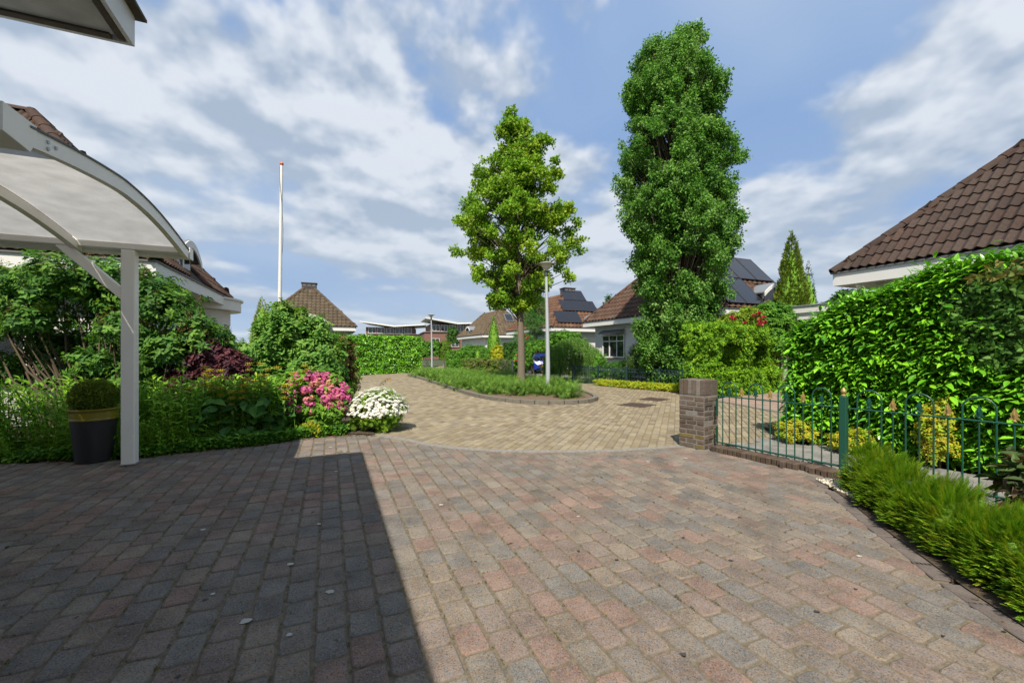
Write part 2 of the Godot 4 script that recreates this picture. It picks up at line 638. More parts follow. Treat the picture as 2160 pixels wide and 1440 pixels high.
	# a flat white flower cluster
	for i in 11:
		var a := i * 2.4
		var p := Vector3(cos(a), 0, sin(a)) * 0.007 * sqrt(float(i)) + Vector3(0, 0.03 - 0.0008 * i, 0)
		for e in 4:
			var g := a + e * TAU / 4.0
			b.leaf(p, Vector3(cos(g), 0.25, sin(g)).normalized(), Vector3.UP, 0.011, 0.009, 0.1, 0.1, 2)
	LM.white_flower = b.mesh()
	b = MB.new()
	# a whorl of hooded yellow florets
	for q in 2:
		for i in 12:
			var a := TAU * (i + 0.5 * q) / 12.0
			b.leaf(Vector3(cos(a) * 0.012, q * 0.006, sin(a) * 0.012), Vector3(cos(a), 0.55 + 0.9 * q, sin(a)).normalized(), Vector3.UP, 0.034, 0.016, 0.3, 0.5, 3)
	LM.whorl = b.mesh()
	b = MB.new()
	for i in 14:
		var d := (rdir() + Vector3.UP * 0.7).normalized()
		var k := r.randf_range(0.8, 1.2)
		b.col = Color(k, k, k)
		b.leaf(d * 0.012, (d + rdir() * 0.5).normalized(), d, 0.045, 0.042, 0.1, -0.3, 3)
	LM.rose = b.mesh()

# a rounded mass of leaf clusters; lumps make the outline uneven
func blob(s: Scatter, c: Vector3, r: Vector3, count: int, pal: Array, s0: float, s1: float, depth := 0.3, lump := 0.18, up := 0.5, floor_y := 0.03) -> void:
	var f := FastNoiseLite.new()
	f.seed = int(c.x * 37.0 + c.z * 11.0)
	f.frequency = 1.6
	f.fractal_octaves = 2
	for i in count:
		var d := rdir()
		if d.y < -0.55:
			d.y = -d.y
		var k := 1.0 + lump * 1.6 * f.get_noise_3dv(d + c) - depth * absf(rng.randfn(0.0, 0.55))
		var p := c + d * r * maxf(k, 0.15)
		if p.y < floor_y:
			continue
		var g := (d / r).normalized() * 0.8 + Vector3.UP * up + rdir() * 0.55
		s.put(basis_y(g, rng.randf() * TAU, rng.randf_range(s0, s1)), p, pick(pal))

# leaf clusters strewn through a loose tuft
func tuft(s: Scatter, c: Vector3, r: Vector3, count: int, pal: Array, s0: float, s1: float, up: float) -> void:
	var tone := pick(pal)
	for i in count:
		var d := rdir() * pow(rng.randf(), 0.45)
		var g := d * 0.7 + Vector3.UP * up + rdir() * 0.6
		s.put(basis_y(g, rng.randf() * TAU, rng.randf_range(s0, s1)), c + d * r, pick(pal).lerp(tone, 0.55))

# leaf clusters on the faces of an upright block (a clipped hedge): axis from a to b, thickness w, height h0 at a and h1 at b
func block(s: Scatter, a: Vector3, b: Vector3, w: float, h0: float, h1: float, per_m2: float, pal: Array, s0: float, s1: float, rough := 0.05, y0 := 0.02, up := 0.35) -> void:
	var ax := b - a
	var length := ax.length()
	ax /= length
	var side := ax.cross(Vector3.UP)
	var f := FastNoiseLite.new()
	f.seed = int(a.x * 13 + b.z * 7)
	f.frequency = 0.9
	var hm := maxf(h0, h1)
	var faces := [[length * hm, 0], [length * hm, 1], [w * hm, 2], [w * hm, 3], [length * w, 4]]
	for q in faces:
		for i in int(q[0] * per_m2):
			var u := rng.randf()
			var t := rng.randf()
			var out := Vector3.ZERO
			var p := Vector3.ZERO
			var e := 0.0
			match int(q[1]):
				0, 1:
					var sg := 1.0 if q[1] == 0 else -1.0
					e = u
					p = a + ax * (u * length) + side * (sg * w * 0.5) + Vector3.UP * (t * lerpf(h0, h1, u))
					out = side * sg
				2, 3:
					var sg := 1.0 if q[1] == 2 else -1.0
					e = 1.0 if q[1] == 2 else 0.0
					p = (b if q[1] == 2 else a) + side * ((u - 0.5) * w) + Vector3.UP * (t * lerpf(h0, h1, e))
					out = ax * sg
				4:
					p = a + ax * (u * length) + side * ((t - 0.5) * w) + Vector3.UP * lerpf(h0, h1, u)
					out = Vector3.UP
			if p.y < y0:
				continue
			p += out * (f.get_noise_3dv(p * 1.5) * rough * 2.0 + rng.randfn(-0.02, rough * 0.5))
			s.put(basis_y(out * 0.8 + Vector3.UP * up + rdir() * 0.5, rng.randf() * TAU, rng.randf_range(s0, s1)), p, pick(pal))

func core_block(parent: Node, a: Vector3, b: Vector3, w: float, h0: float, h1: float, inset := 0.12) -> void:
	# the leafy inside of a hedge
	var m := MB.new()
	var ax := (b - a).normalized()
	var side := ax.cross(Vector3.UP) * (w * 0.5 - inset)
	var p := a + ax * inset
	var q := b - ax * inset
	var u0 := Vector3.UP * (h0 - inset)
	var u1 := Vector3.UP * (h1 - inset)
	m.quad(p - side, p + side, p + side + u0, p - side + u0)
	m.quad(q + side, q - side, q - side + u1, q + side + u1)
	m.quad(p + side, q + side, q + side + u1, p + side + u0)
	m.quad(q - side, p - side, p - side + u0, q - side + u1)
	m.quad(p + side + u0, q + side + u1, q - side + u1, p - side + u0)
	build(m, "inner_foliage", M.core, parent)

# ---------- ground, paving, road ----------
var bed_edge := PackedVector2Array([Vector2(-9.5, 4.0), Vector2(-7.4, 4.55), Vector2(-5.9, 4.92), Vector2(-4.68, 5.13), Vector2(-4.02, 5.57), Vector2(-3.51, 5.85), Vector2(-3.15, 6.27), Vector2(-2.77, 6.52), Vector2(-2.47, 6.62), Vector2(-2.10, 6.58)])
var kerb_line := PackedVector2Array([Vector2(-2.10, 6.58), Vector2(-1.61, 6.27), Vector2(-1.19, 5.94), Vector2(-0.76, 5.71), Vector2(-0.31, 5.57), Vector2(0.12, 5.51), Vector2(0.74, 5.51), Vector2(1.36, 5.56), Vector2(2.05, 5.74), Vector2(2.45, 5.88)])
var right_edge := PackedVector2Array([Vector2(2.66, 5.46), Vector2(3.36, 4.30), Vector2(3.05, 4.20), Vector2(2.90, 3.75), Vector2(2.74, 3.3), Vector2(2.58, 2.75), Vector2(2.46, 2.35), Vector2(2.36, 1.9), Vector2(2.30, 1.2), Vector2(2.3, -1.0)])

func smooth_line(p: PackedVector2Array, n := 5) -> PackedVector2Array:
	var out := PackedVector2Array()
	for i in p.size() - 1:
		var a := p[maxi(i - 1, 0)]
		var d := p[mini(i + 2, p.size() - 1)]
		for k in n:
			out.append(p[i].cubic_interpolate(p[i + 1], a, d, float(k) / n))
	out.append(p[p.size() - 1])
	return out

func rounded_slab(w: float, l: float, h: float, rad: float, drop: float, wob: float) -> ArrayMesh:
	# a tumbled paver: rounded corners, a worn rounded edge; its top is at y = 0
	var b := MB.new()
	var rings := []
	for q in [[0.0, 0.011], [-drop * 0.35, 0.0045], [-drop, 0.0], [-h, 0.0]]:
		var ring := []
		for i in 16:
			var corner := i / 4
			var a := PI * 0.5 * corner + PI * 0.5 * (i % 4) / 3.0
			var cx := (w * 0.5 - rad) * (1.0 if corner == 0 or corner == 3 else -1.0)
			var cz := (l * 0.5 - rad) * (1.0 if corner < 2 else -1.0)
			var k: float = 1.0 + wob * sin(i * 2.7 + w * 900.0 + l * 300.0)
			ring.append(Vector3(cx + cos(a) * (rad - q[1]) * k, q[0], cz + sin(a) * (rad - q[1]) * k))
		rings.append(ring)
	for i in 16:
		b.tri(Vector3.ZERO, rings[0][(i + 1) % 16], rings[0][i])
		for e in 3:
			b.quad(rings[e + 1][i], rings[e][i], rings[e][(i + 1) % 16], rings[e + 1][(i + 1) % 16])
	return b.mesh()

func brick_slab(w: float, l: float, h: float, bev: float) -> ArrayMesh:
	var b := MB.new()
	var t := [Vector3(-w / 2 + bev, 0, -l / 2 + bev), Vector3(w / 2 - bev, 0, -l / 2 + bev), Vector3(w / 2 - bev, 0, l / 2 - bev), Vector3(-w / 2 + bev, 0, l / 2 - bev)]
	var u := [Vector3(-w / 2, -bev, -l / 2), Vector3(w / 2, -bev, -l / 2), Vector3(w / 2, -bev, l / 2), Vector3(-w / 2, -bev, l / 2)]
	b.quad(t[0], t[3], t[2], t[1])
	for i in 4:
		var j := (i + 1) % 4
		b.quad(u[j], u[i], t[i], t[j])
		b.quad(u[j] - Vector3(0, h, 0), u[i] - Vector3(0, h, 0), u[i], u[j])
	return b.mesh()

func lay(parent: Node3D, called: String, poly: PackedVector2Array, holes: Array, meshes: Array, w: float, l: float, turn: float, pal: Array, m: StandardMaterial3D, most: int, jitter: float, y := 0.0, far := 1e9, gap := 0.006, patches := 0.0) -> void:
	# units in running bond, long side along the courses turned by `turn`; the `most` that show largest are parts, the rest one part
	var f := FastNoiseLite.new()
	f.seed = 77
	f.frequency = 0.35
	var ca := cos(turn)
	var sa := sin(turn)
	var lo := Vector2(1e9, 1e9)
	var hi := -lo
	for p in poly:
		var q := Vector2(p.x * ca + p.y * sa, -p.x * sa + p.y * ca)
		lo = lo.min(q)
		hi = hi.max(q)
	var spots := []
	var ia := int(floor(lo.x / (w + gap)))
	while ia * (w + gap) < hi.x:
		var a := ia * (w + gap)
		var ib := int(floor(lo.y / (l + gap)))
		var off := 0.5 * (l + gap) if ia & 1 else 0.0
		while ib * (l + gap) < hi.y:
			var bb := ib * (l + gap) + off
			ib += 1
			var p := Vector2(a * ca - bb * sa, a * sa + bb * ca)
			if p.y > far or not Geometry2D.is_point_in_polygon(p, poly):
				continue
			var out := false
			for hole in holes:
				if Geometry2D.is_point_in_polygon(p, hole):
					out = true
			if out:
				continue
			if p.y < 1.2 or absf(p.x) > p.y * 1.2 + 0.35:
				if p.y < -0.5 or absf(p.x) > p.y * 1.2 + 2.0:
					continue
				spots.append([1e6 + p.length_squared(), p])
			else:
				spots.append([p.length_squared(), p])
		ia += 1
	spots.sort_custom(func(s, t): return s[0] < t[0])
	var rest := Scatter.new()
	var tones := []
	for c in pal:
		var mm: StandardMaterial3D = m.duplicate()
		mm.vertex_color_use_as_albedo = false
		mm.albedo_color = lin(c.r, c.g, c.b)
		tones.append(mm)
	for i in spots.size():
		var p: Vector2 = spots[i][1]
		var k := f.get_noise_2d(p.x, p.y) * patches
		var tone := clampi(int((rng.randf() + k) * pal.size()), 0, pal.size() - 1)
		var b := Basis(Vector3.UP, turn + rng.randfn(0, jitter))
		b = b * Basis(Vector3.RIGHT, rng.randfn(0, jitter * 0.35)) * Basis(Vector3.BACK, rng.randfn(0, jitter * 0.35))
		var o := G(p.x, p.y, y + rng.randfn(0, jitter * 0.06))
		if i < most:
			var part := put_mesh(meshes[rng.randi() % meshes.size()], called, tones[tone], parent)
			part.transform = Transform3D(b, o)
		else:
			var c: Color = pal[tone]
			var g := rng.randf_range(0.88, 1.12)
			rest.put(b, o, Color(c.r * g, c.g * g, c.b * g))
	scatter(rest, called + "s", meshes[0], m, parent)

func strip(line: PackedVector2Array, half: float, y0: float, y1: float) -> MB:
	# a low band along a line, with sides
	var b := MB.new()
	var prev := []
	for i in line.size():
		var d := (line[mini(i + 1, line.size() - 1)] - line[maxi(i - 1, 0)]).normalized()
		var s := Vector2(-d.y, d.x) * half
		var p := line[i] + s
		var q := line[i] - s
		var cur := [G(p.x, p.y, y1), G(q.x, q.y, y1), G(p.x, p.y, y0), G(q.x, q.y, y0)]
		if prev:
			b.quad(prev[1], cur[1], cur[0], prev[0])
			b.quad(prev[3], cur[3], cur[1], prev[1])
			b.quad(cur[2], prev[2], prev[0], cur[0])
		prev = cur
	return b

func make_ground() -> void:
	var b := MB.new()
	b.quad(Vector3(-900, -0.06, 60), Vector3(900, -0.06, 60), Vector3(900, -0.06, -1300), Vector3(-900, -0.06, -1300))
	structure(b, "ground", M.grass_ground)

	# the driveway of tumbled concrete pavers
	var drive := PackedVector2Array()
	drive.append_array(smooth_line(bed_edge))
	drive.append_array(smooth_line(kerb_line))
	drive.append_array(right_edge)
	drive.append_array(PackedVector2Array([Vector2(-1.0, -1.0), Vector2(-2.70, 2.19), Vector2(-9.5, 0.2)]))
	b = MB.new()
	b.sheet(drive, -0.008)
	var root := structure(b, "driveway", M.joint_sand)
	var slabs := []
	for q in 5:
		slabs.append(rounded_slab(0.138 + 0.002 * (q % 3), 0.2 - 0.002 * (q % 2), 0.03, 0.024 + 0.005 * (q % 3), 0.012, 0.08))
	var pal := [Color(0.193, 0.178, 0.165), Color(0.205, 0.191, 0.175), Color(0.201, 0.177, 0.156), Color(0.225, 0.199, 0.170), Color(0.223, 0.185, 0.162), Color(0.232, 0.184, 0.160), Color(0.241, 0.203, 0.167), Color(0.246, 0.179, 0.152)]
	lay(root, "paver", drive, [], slabs, 0.140, 0.200, TURN, pal, M.paver, 300, 0.018, 0.0, 1e9, 0.0065, 0.35)
	# lichen and chewing-gum spots, tar spots, moss in the joints
	var lichen := mat("lichen", 0.33, 0.33, 0.30, 1.0)
	var tar := mat("tar", 0.035, 0.033, 0.033, 0.8)
	var moss := mat("moss", 0.085, 0.085, 0.018, 1.0)
	var white := [[-3.06, 6.05], [-2.72, 6.2], [-2.2, 6.05], [-2.9, 5.9], [-2.45, 5.75], [-2.16, 5.5], [-1.9, 4.6], [-1.45, 3.2], [-2.25, 3.1], [-1.35, 2.6], [-1.6, 2.28], [-1.28, 2.05], [-0.98, 2.3], [-1.02, 1.95], [0.52, 3.35], [2.0, 3.9], [2.1, 5.15], [1.6, 5.0], [-0.6, 3.6], [2.2, 2.7]]
	for i in white.size() + 46:
		var dark := i >= white.size()
		var p := Vector2(rng.randf_range(-2.6, 2.4), rng.randf_range(1.65, 5.4))
		var rad := rng.randf_range(0.005, 0.014)
		if not dark:
			p = Vector2(white[i][0], white[i][1])
			rad = rng.randf_range(0.010, 0.024)
		if not Geometry2D.is_point_in_polygon(p, drive):
			continue
		var blot := MB.new()
		var ring := []
		var n := 11
		for k in n:
			var rr := rad * rng.randf_range(0.65, 1.15)
			ring.append(G(p.x + cos(TAU * k / n) * rr * 1.2, p.y + sin(TAU * k / n) * rr, 0.0035))
		for k in n:
			blot.tri(G(p.x, p.y, 0.0038), ring[k], ring[(k + 1) % n])
		build(blot, "tar_spot" if dark else "lichen_spot", tar if dark else lichen, root)
	var ms := Scatter.new()
	for i in 5200:
		var a := (rng.randi_range(-14, 24) + 0.5) * 0.1465
		var bb := rng.randf_range(1.6, 6.6)
		if rng.randf() < 0.4:
			bb = (rng.randi_range(16, 64) * 0.5) * 0.2065 + 0.103
			a += rng.randf_range(-0.07, 0.07)
		var p := Vector2(a * cos(TURN) - bb * sin(TURN), a * sin(TURN) + bb * cos(TURN))
		if Geometry2D.is_point_in_polygon(p, drive):
			ms.put(basis_y(Vector3.UP, rng.randf() * TAU, rng.randf_range(0.12, 0.3)), G(p.x, p.y, -0.006), pick([Color(0.12, 0.13, 0.02), Color(0.20, 0.16, 0.07), Color(0.05, 0.06, 0.015)]))
	scatter(ms, "joint_moss", LM.box, M.leaf, root)
	var litter := Scatter.new()
	var edge_line := smooth_line(bed_edge)
	for i in 420:
		var k := rng.randf() * (edge_line.size() - 1.01)
		var p := edge_line[int(k)].lerp(edge_line[int(k) + 1], k - floorf(k)) - Vector2(0, absf(rng.randfn(0, 0.09)))
		if i % 3 == 0:
			p = right_edge[1].lerp(right_edge[7], rng.randf()) - Vector2(rng.randf_range(-0.15, 0.1), 0)
		litter.put(Basis(Vector3.UP, rng.randf() * TAU) * Basis(Vector3.RIGHT, PI / 2 + rng.randfn(0, 0.15)).scaled(Vector3.ONE * rng.randf_range(0.15, 0.4)), G(p.x, p.y, 0.008), pick([Color(0.16, 0.09, 0.04), Color(0.10, 0.06, 0.03), Color(0.14, 0.13, 0.05)]))
	scatter(litter, "leaf_litter", LM.laurel_0, M.leaf, root)
	# straight border course on the yew side
	b = MB.new()
	var border := smooth_line(PackedVector2Array([Vector2(3.0, 4.2), Vector2(2.84, 3.7), Vector2(2.68, 3.25), Vector2(2.52, 2.72), Vector2(2.40, 2.32), Vector2(2.31, 1.85), Vector2(2.25, 1.2)]), 5)
	var at := 0.0
	var course := brick_slab(0.105, 0.205, 0.03, 0.005)
	for i in border.size() - 1:
		var d := border[i + 1] - border[i]
		var mid := (border[i] + border[i + 1]) * 0.5
		if at > 0.0:
			at -= d.length()
			continue
		at += 0.211 - d.length()
		var part := put_mesh(course, "border_paver", M.get("border_tone", null) if M.has("border_tone") else textured(mat("border_tone", 0.15, 0.125, 0.115, 0.9), T.stone, 0.9, 0.12), root)
		part.transform = Transform3D(Basis(Vector3.UP, atan2(d.y, d.x) - PI / 2), G(mid.x + 0.03, mid.y, 0.004))

	# the concrete band between driveway and road
	b = strip(smooth_line(kerb_line), 0.06, -0.03, 0.007)
	structure(b, "kerb_band", M.concrete)

	# the road of yellow clinkers, round the planted island
	var road := PackedVector2Array()
	road.append_array(smooth_line(kerb_line))
	road.append_array(PackedVector2Array([Vector2(2.75, 5.78), Vector2(4.0, 6.45), Vector2(4.25, 7.2), Vector2(5.75, 9.0), Vector2(5.5, 10.2), Vector2(5.35, 11.2), Vector2(5.6, 12.4), Vector2(5.5, 13.5), Vector2(2.6, 17.5), Vector2(1.6, 19.0), Vector2(1.0, 21.5), Vector2(-1.5, 24.5), Vector2(-2.8, 30), Vector2(-3.4, 47), Vector2(-7, 47), Vector2(-5.6, 26.4), Vector2(-8.3, 22.3), Vector2(-16, 18), Vector2(-14, 14), Vector2(-6, 11.5), Vector2(-3.9, 9.4), Vector2(-2.6, 7.4)]))
	b = MB.new()
	b.sheet(road, -0.012)
	var rr := structure(b, "road", textured(mat("road_sand", 0.235, 0.195, 0.120, 1.0), T.soil, 1.3))
	var ypal := [Color(0.208, 0.174, 0.117), Color(0.232, 0.196, 0.133), Color(0.248, 0.214, 0.150), Color(0.217, 0.189, 0.142), Color(0.190, 0.160, 0.114), Color(0.263, 0.228, 0.162)]
	lay(rr, "clinker", road, [island()], [brick_slab(0.102, 0.203, 0.03, 0.006), brick_slab(0.1, 0.2, 0.03, 0.008)], 0.102, 0.203, -0.371, ypal, M.road_brick, 300, 0.012, -0.002, 30.0, 0.007, 0.3)
	for q in [[3.0, 10.25, 0.66], [3.82, 11.45, 0.62]]:
		b = MB.new()
		b.rbox(Vector3(0, 0.0, 0), Vector3(q[2], 0.02, q[2]), 0.006)
		for i in 7:
			b.rbox(Vector3(0, 0.012, (i - 3) * q[2] / 8.0), Vector3(q[2] * 0.85, 0.008, q[2] * 0.06), 0.003)
		var cover := build(b, "manhole_cover", M.get("rust") if M.has("rust") else textured(mat("rust", 0.075, 0.048, 0.036, 0.9), T.stone, 3.0))
		cover.position = G(q[0], q[1], 0.0)
		cover.rotation.y = -0.371 + PI / 4 + 0.35
		tag(cover, "rusty square manhole cover in the yellow road, %s" % ("nearer to the planted island" if q[0] < 3.5 else "nearer to the dark low fence"), "manhole cover", "manhole covers in the road")

	# pinkish drive of the neighbours and the grey footpath behind the green fence
	var pink := PackedVector2Array([Vector2(5.35, 11.2), Vector2(5.5, 10.2), Vector2(5.75, 9.0), Vector2(8.0, 8.2), Vector2(13, 17.5), Vector2(10.5, 17.0), Vector2(7.6, 13.1), Vector2(6.0, 12.0)])
	b = MB.new()
	b.sheet(pink, -0.010)
	var pr := structure(b, "neighbour_drive", M.joint_sand)
	lay(pr, "drive_paver", pink, [], [brick_slab(0.14, 0.20, 0.03, 0.006)], 0.14, 0.2, 0.15, [Color(0.28, 0.2, 0.165), Color(0.25, 0.19, 0.165), Color(0.30, 0.225, 0.19), Color(0.24, 0.2, 0.18)], M.road_brick, 60, 0.008, 0.006, 1e9, 0.006)
	b = strip(smooth_line(PackedVector2Array([Vector2(5.30, 11.3), Vector2(5.48, 10.2), Vector2(5.75, 9.0), Vector2(6.9, 8.55)])), 0.05, -0.03, 0.012)
	structure(b, "drive_edge_band", M.kerb_stone)
	var path := PackedVector2Array([Vector2(2.72, 5.72), Vector2(4.05, 6.42), Vector2(5.6, 3.0), Vector2(5.6, 0.6), Vector2(5.2, 0.6), Vector2(3.45, 4.42)])
	b = MB.new()
	b.sheet(path, -0.008)
	var fp := structure(b, "footpath", M.joint_sand)
	lay(fp, "path_tile", path, [], [brick_slab(0.296, 0.296, 0.03, 0.004)], 0.296, 0.296, 0.53, [Color(0.25, 0.25, 0.245), Color(0.275, 0.275, 0.265), Color(0.26, 0.255, 0.24)], M.paver, 120, 0.004, 0.006, 1e9, 0.004)

	# planting beds
	b = MB.new()
	var bed := PackedVector2Array()
	bed.append_array(smooth_line(bed_edge))
	bed.append_array(PackedVector2Array([Vector2(-2.6, 7.4), Vector2(-3.9, 9.4), Vector2(-6, 11.5), Vector2(-14, 14), Vector2(-14, 6)]))
	b.sheet(bed, 0.015)
	structure(b, "flower_bed", M.soil)
	b = MB.new()
	b.sheet(PackedVector2Array([Vector2(3.36, 4.34), Vector2(5.15, 1.2), Vector2(5.0, -0.6), Vector2(2.33, -0.6), Vector2(2.33, 1.2), Vector2(2.37, 1.85), Vector2(2.47, 2.32), Vector2(2.59, 2.72), Vector2(2.75, 3.25), Vector2(2.92, 3.72), Vector2(3.06, 4.2)]), 0.012)
	structure(b, "shrub_border", M.soil)
	var gr := Scatter.new()
	var peb := MB.new()
	peb.lathe([Vector2(0.0, -0.006), Vector2(0.009, 0.0), Vector2(0.006, 0.006), Vector2(0.0, 0.007)], 5)
	for i in 700:
		var t := rng.randf()
		var p := Vector2(3.0, 4.22).lerp(Vector2(2.93, 3.62), t) + Vector2(rng.randf_range(0.04, 0.3), rng.randf_range(-0.06, 0.06))
		gr.put(basis_y(rdir(), rng.randf() * TAU, rng.randf_range(0.7, 1.6)), G(p.x, p.y, 0.02), pick([Color(0.45, 0.42, 0.34), Color(0.55, 0.52, 0.45), Color(0.33, 0.29, 0.22)]))
	scatter(gr, "gravel", peb.mesh(), leafy("pebble", 0.9, 0.0))

func island() -> PackedVector2Array:
	return smooth_line(PackedVector2Array([Vector2(-5.45, 22.5), Vector2(-3.85, 18.9), Vector2(-2.0, 14.4), Vector2(-1.2, 12.5), Vector2(-0.5, 11.3), Vector2(0.25, 10.6), Vector2(0.9, 10.35), Vector2(1.6, 10.5), Vector2(2.1, 11.0), Vector2(2.28, 11.7), Vector2(2.2, 12.9), Vector2(1.7, 14.8), Vector2(0.5, 17.0), Vector2(-2.0, 20.4), Vector2(-4.6, 23.3), Vector2(-5.2, 23.4), Vector2(-5.45, 22.5)]), 4)

func make_island() -> void:
	var line := island()
	var b := MB.new()
	b.sheet(line.slice(0, line.size() - 1), 0.05)
	structure(b, "island_soil", textured(mat("island_earth", 0.17, 0.12, 0.075, 1.0), T.soil, 1.2, 1.0))
	var k := thing("island_kerb", "grey concrete kerb curving round the planted island in the yellow road", "kerb")
	for i in range(0, line.size() - 1, 2):
		var seg := line.slice(i, mini(i + 3, line.size()))
		if seg.size() < 2:
			continue
		var n := seg.size() - 1
		seg[n] = seg[n] - (seg[n] - seg[n - 1]).normalized() * 0.008
		b = strip(seg, 0.065, -0.03, 0.095)
		build(b, "kerb_stone", M.kerb_stone, k)

# ---------- roofs and houses ----------
func tile_shape(w: float, l: float, lift: float, waves: int, roll: float) -> ArrayMesh:
	# x across, y out of the roof, -z up the slope; the lower edge is lifted so that each row overlaps the one below
	var b := MB.new()
	var n := waves * 6
	for i in n:
		var x0 := w * i / n - w * 0.5
		var x1 := w * (i + 1) / n - w * 0.5
		var h0 := roll * pow(0.5 + 0.5 * cos(TAU * waves * i / n + PI), 1.3)
		var h1 := roll * pow(0.5 + 0.5 * cos(TAU * waves * (i + 1) / n + PI), 1.3)
		b.quad(Vector3(x0, lift + h0, l * 0.5), Vector3(x1, lift + h1, l * 0.5), Vector3(x1, h1, -l * 0.5), Vector3(x0, h0, -l * 0.5))
		b.quad(Vector3(x0, lift + h0 - 0.022, l * 0.5), Vector3(x1, lift + h1 - 0.022, l * 0.5), Vector3(x1, lift + h1, l * 0.5), Vector3(x0, lift + h0, l * 0.5))
	b.quad(Vector3(w * 0.5, lift - 0.03, l * 0.5), Vector3(w * 0.5, -0.03, -l * 0.5), Vector3(w * 0.5, 0, -l * 0.5), Vector3(w * 0.5, lift, l * 0.5))
	b.quad(Vector3(-w * 0.5, -0.03, -l * 0.5), Vector3(-w * 0.5, lift - 0.03, l * 0.5), Vector3(-w * 0.5, lift, l * 0.5), Vector3(-w * 0.5, 0, -l * 0.5))
	return b.mesh()

func squeezed(src: ArrayMesh, xf: Transform3D, inv: Transform3D, half: float, cs: float) -> ArrayMesh:
	# the tile cut along the hips: corners past a hip are drawn in to it
	var arr := src.surface_get_arrays(0)
	var v: PackedVector3Array = arr[Mesh.ARRAY_VERTEX]
	for i in v.size():
		var q := inv * (xf * v[i])
		var lim := maxf(half + q.z * cs, 0.0)
		q.x = clampf(q.x, -lim, lim)
		v[i] = xf.affine_inverse() * (inv.affine_inverse() * q)
	arr[Mesh.ARRAY_VERTEX] = v
	var m := ArrayMesh.new()
	m.add_surface_from_arrays(Mesh.PRIMITIVE_TRIANGLES, arr)
	return m

func roof_side(roof: Node3D, a: Vector3, b: Vector3, inward: Vector3, k: float, run: float, tw: float, te: float, shape: ArrayMesh, pal: Array, single: int, skip := []) -> void:
	# one slope: eave from a to b (seen from outside left to right), rising k per metre inward
	var e := (b - a).normalized()
	var u := (inward + Vector3.UP * k).normalized()
	var nn := e.cross(u).normalized()
	if nn.y < 0:
		nn = -nn
	var width := a.distance_to(b)
	var cs := 1.0 / sqrt(1.0 + k * k)      # metres inward per metre of slope
	var slope := run / cs
	var top_half := maxf(width * 0.5 - run, 0.0)
	var mid := (a + b) * 0.5
	var base := MB.new()
	base.col = pal[0]
	var tm := mid + u * slope
	base.quad(a, b, tm + e * top_half, tm - e * top_half)
	build(base, "underlay", M.tile, roof)
	var frame := Transform3D(Basis(e, nn, -u), mid)   # x along the eave, y out, -z up the slope
	var inv := frame.affine_inverse()
	var rest := Scatter.new()
	var made := 0
	var rows := int(slope / te)
	for j in rows:
		var up := (j + 0.5) * te + 0.03
		var half := width * 0.5 - up * cs
		var n := int(ceil(half / tw + 0.5))
		for i in range(-n, n + 1):
			var x := i * tw + (0.5 * tw if int(width / tw) % 2 == 0 else 0.0)
			if absf(x) - tw * 0.5 > half - te * cs * 0.4:
				continue
			var hidden := false
			for s in skip:
				if x > s[0] and x < s[1] and up > s[2] and up < s[3]:
					hidden = true
			if hidden:
				continue
			var xf := frame * Transform3D(Basis(), Vector3(x, 0.015, -up))
			var c := pick(pal)
			var cut := absf(x) + tw * 0.5 > half - te * cs * 0.5
			if made < single:
				made += 1
				var mm: StandardMaterial3D = tile_tone(c)
				var m := squeezed(shape, xf, inv, width * 0.5, cs) if cut else shape
				var part := put_mesh(m, "roof_tile", mm, roof)
				part.transform = xf
			elif cut and absf(x) > half - 0.02:
				continue
			else:
				rest.put(xf.basis, xf.origin, c)
	scatter(rest, "roof_tiles", shape, M.tile, roof)

var tone_bank := {}
func tile_tone(c: Color) -> StandardMaterial3D:
	var key := Vector3i(int(c.r * 90), int(c.g * 90), int(c.b * 90))
	if not tone_bank.has(key):
		var m: StandardMaterial3D = M.tile.duplicate()
		m.vertex_color_use_as_albedo = false
		m.albedo_color = lin(c.r, c.g, c.b)
		tone_bank[key] = m
	return tone_bank[key]

func ridge(roof: Node3D, a: Vector3, b: Vector3, rad: float, pal: Array, called := "ridge_tile") -> void:
	var d := b - a
	var n := maxi(1, int(d.length() / 0.36))
	var y := d.normalized()
	var x := y.cross(Vector3.UP).normalized()
	var z := x.cross(y)
	for i in n:
		var m := MB.new()
		var p := a + d * (float(i) / n)
		var q := a + d * ((i + 1.12) / n)
		for s in 8:
			var t0 := PI * s / 8.0
			var t1 := PI * (s + 1) / 8.0
			var f := func(t: float, r: float) -> Vector3: return x * (cos(t) * r * 1.15) + z * (sin(t) * r)
			var r0 := rad * 1.12
			m.quad(p + f.call(t0, r0), q + f.call(t0, rad), q + f.call(t1, rad), p + f.call(t1, r0))
			m.quad(p + f.call(t1, r0 - 0.03), p + f.call(t0, r0 - 0.03), p + f.call(t0, r0), p + f.call(t1, r0))
		build(m, called, tile_tone(pick(pal)), roof)

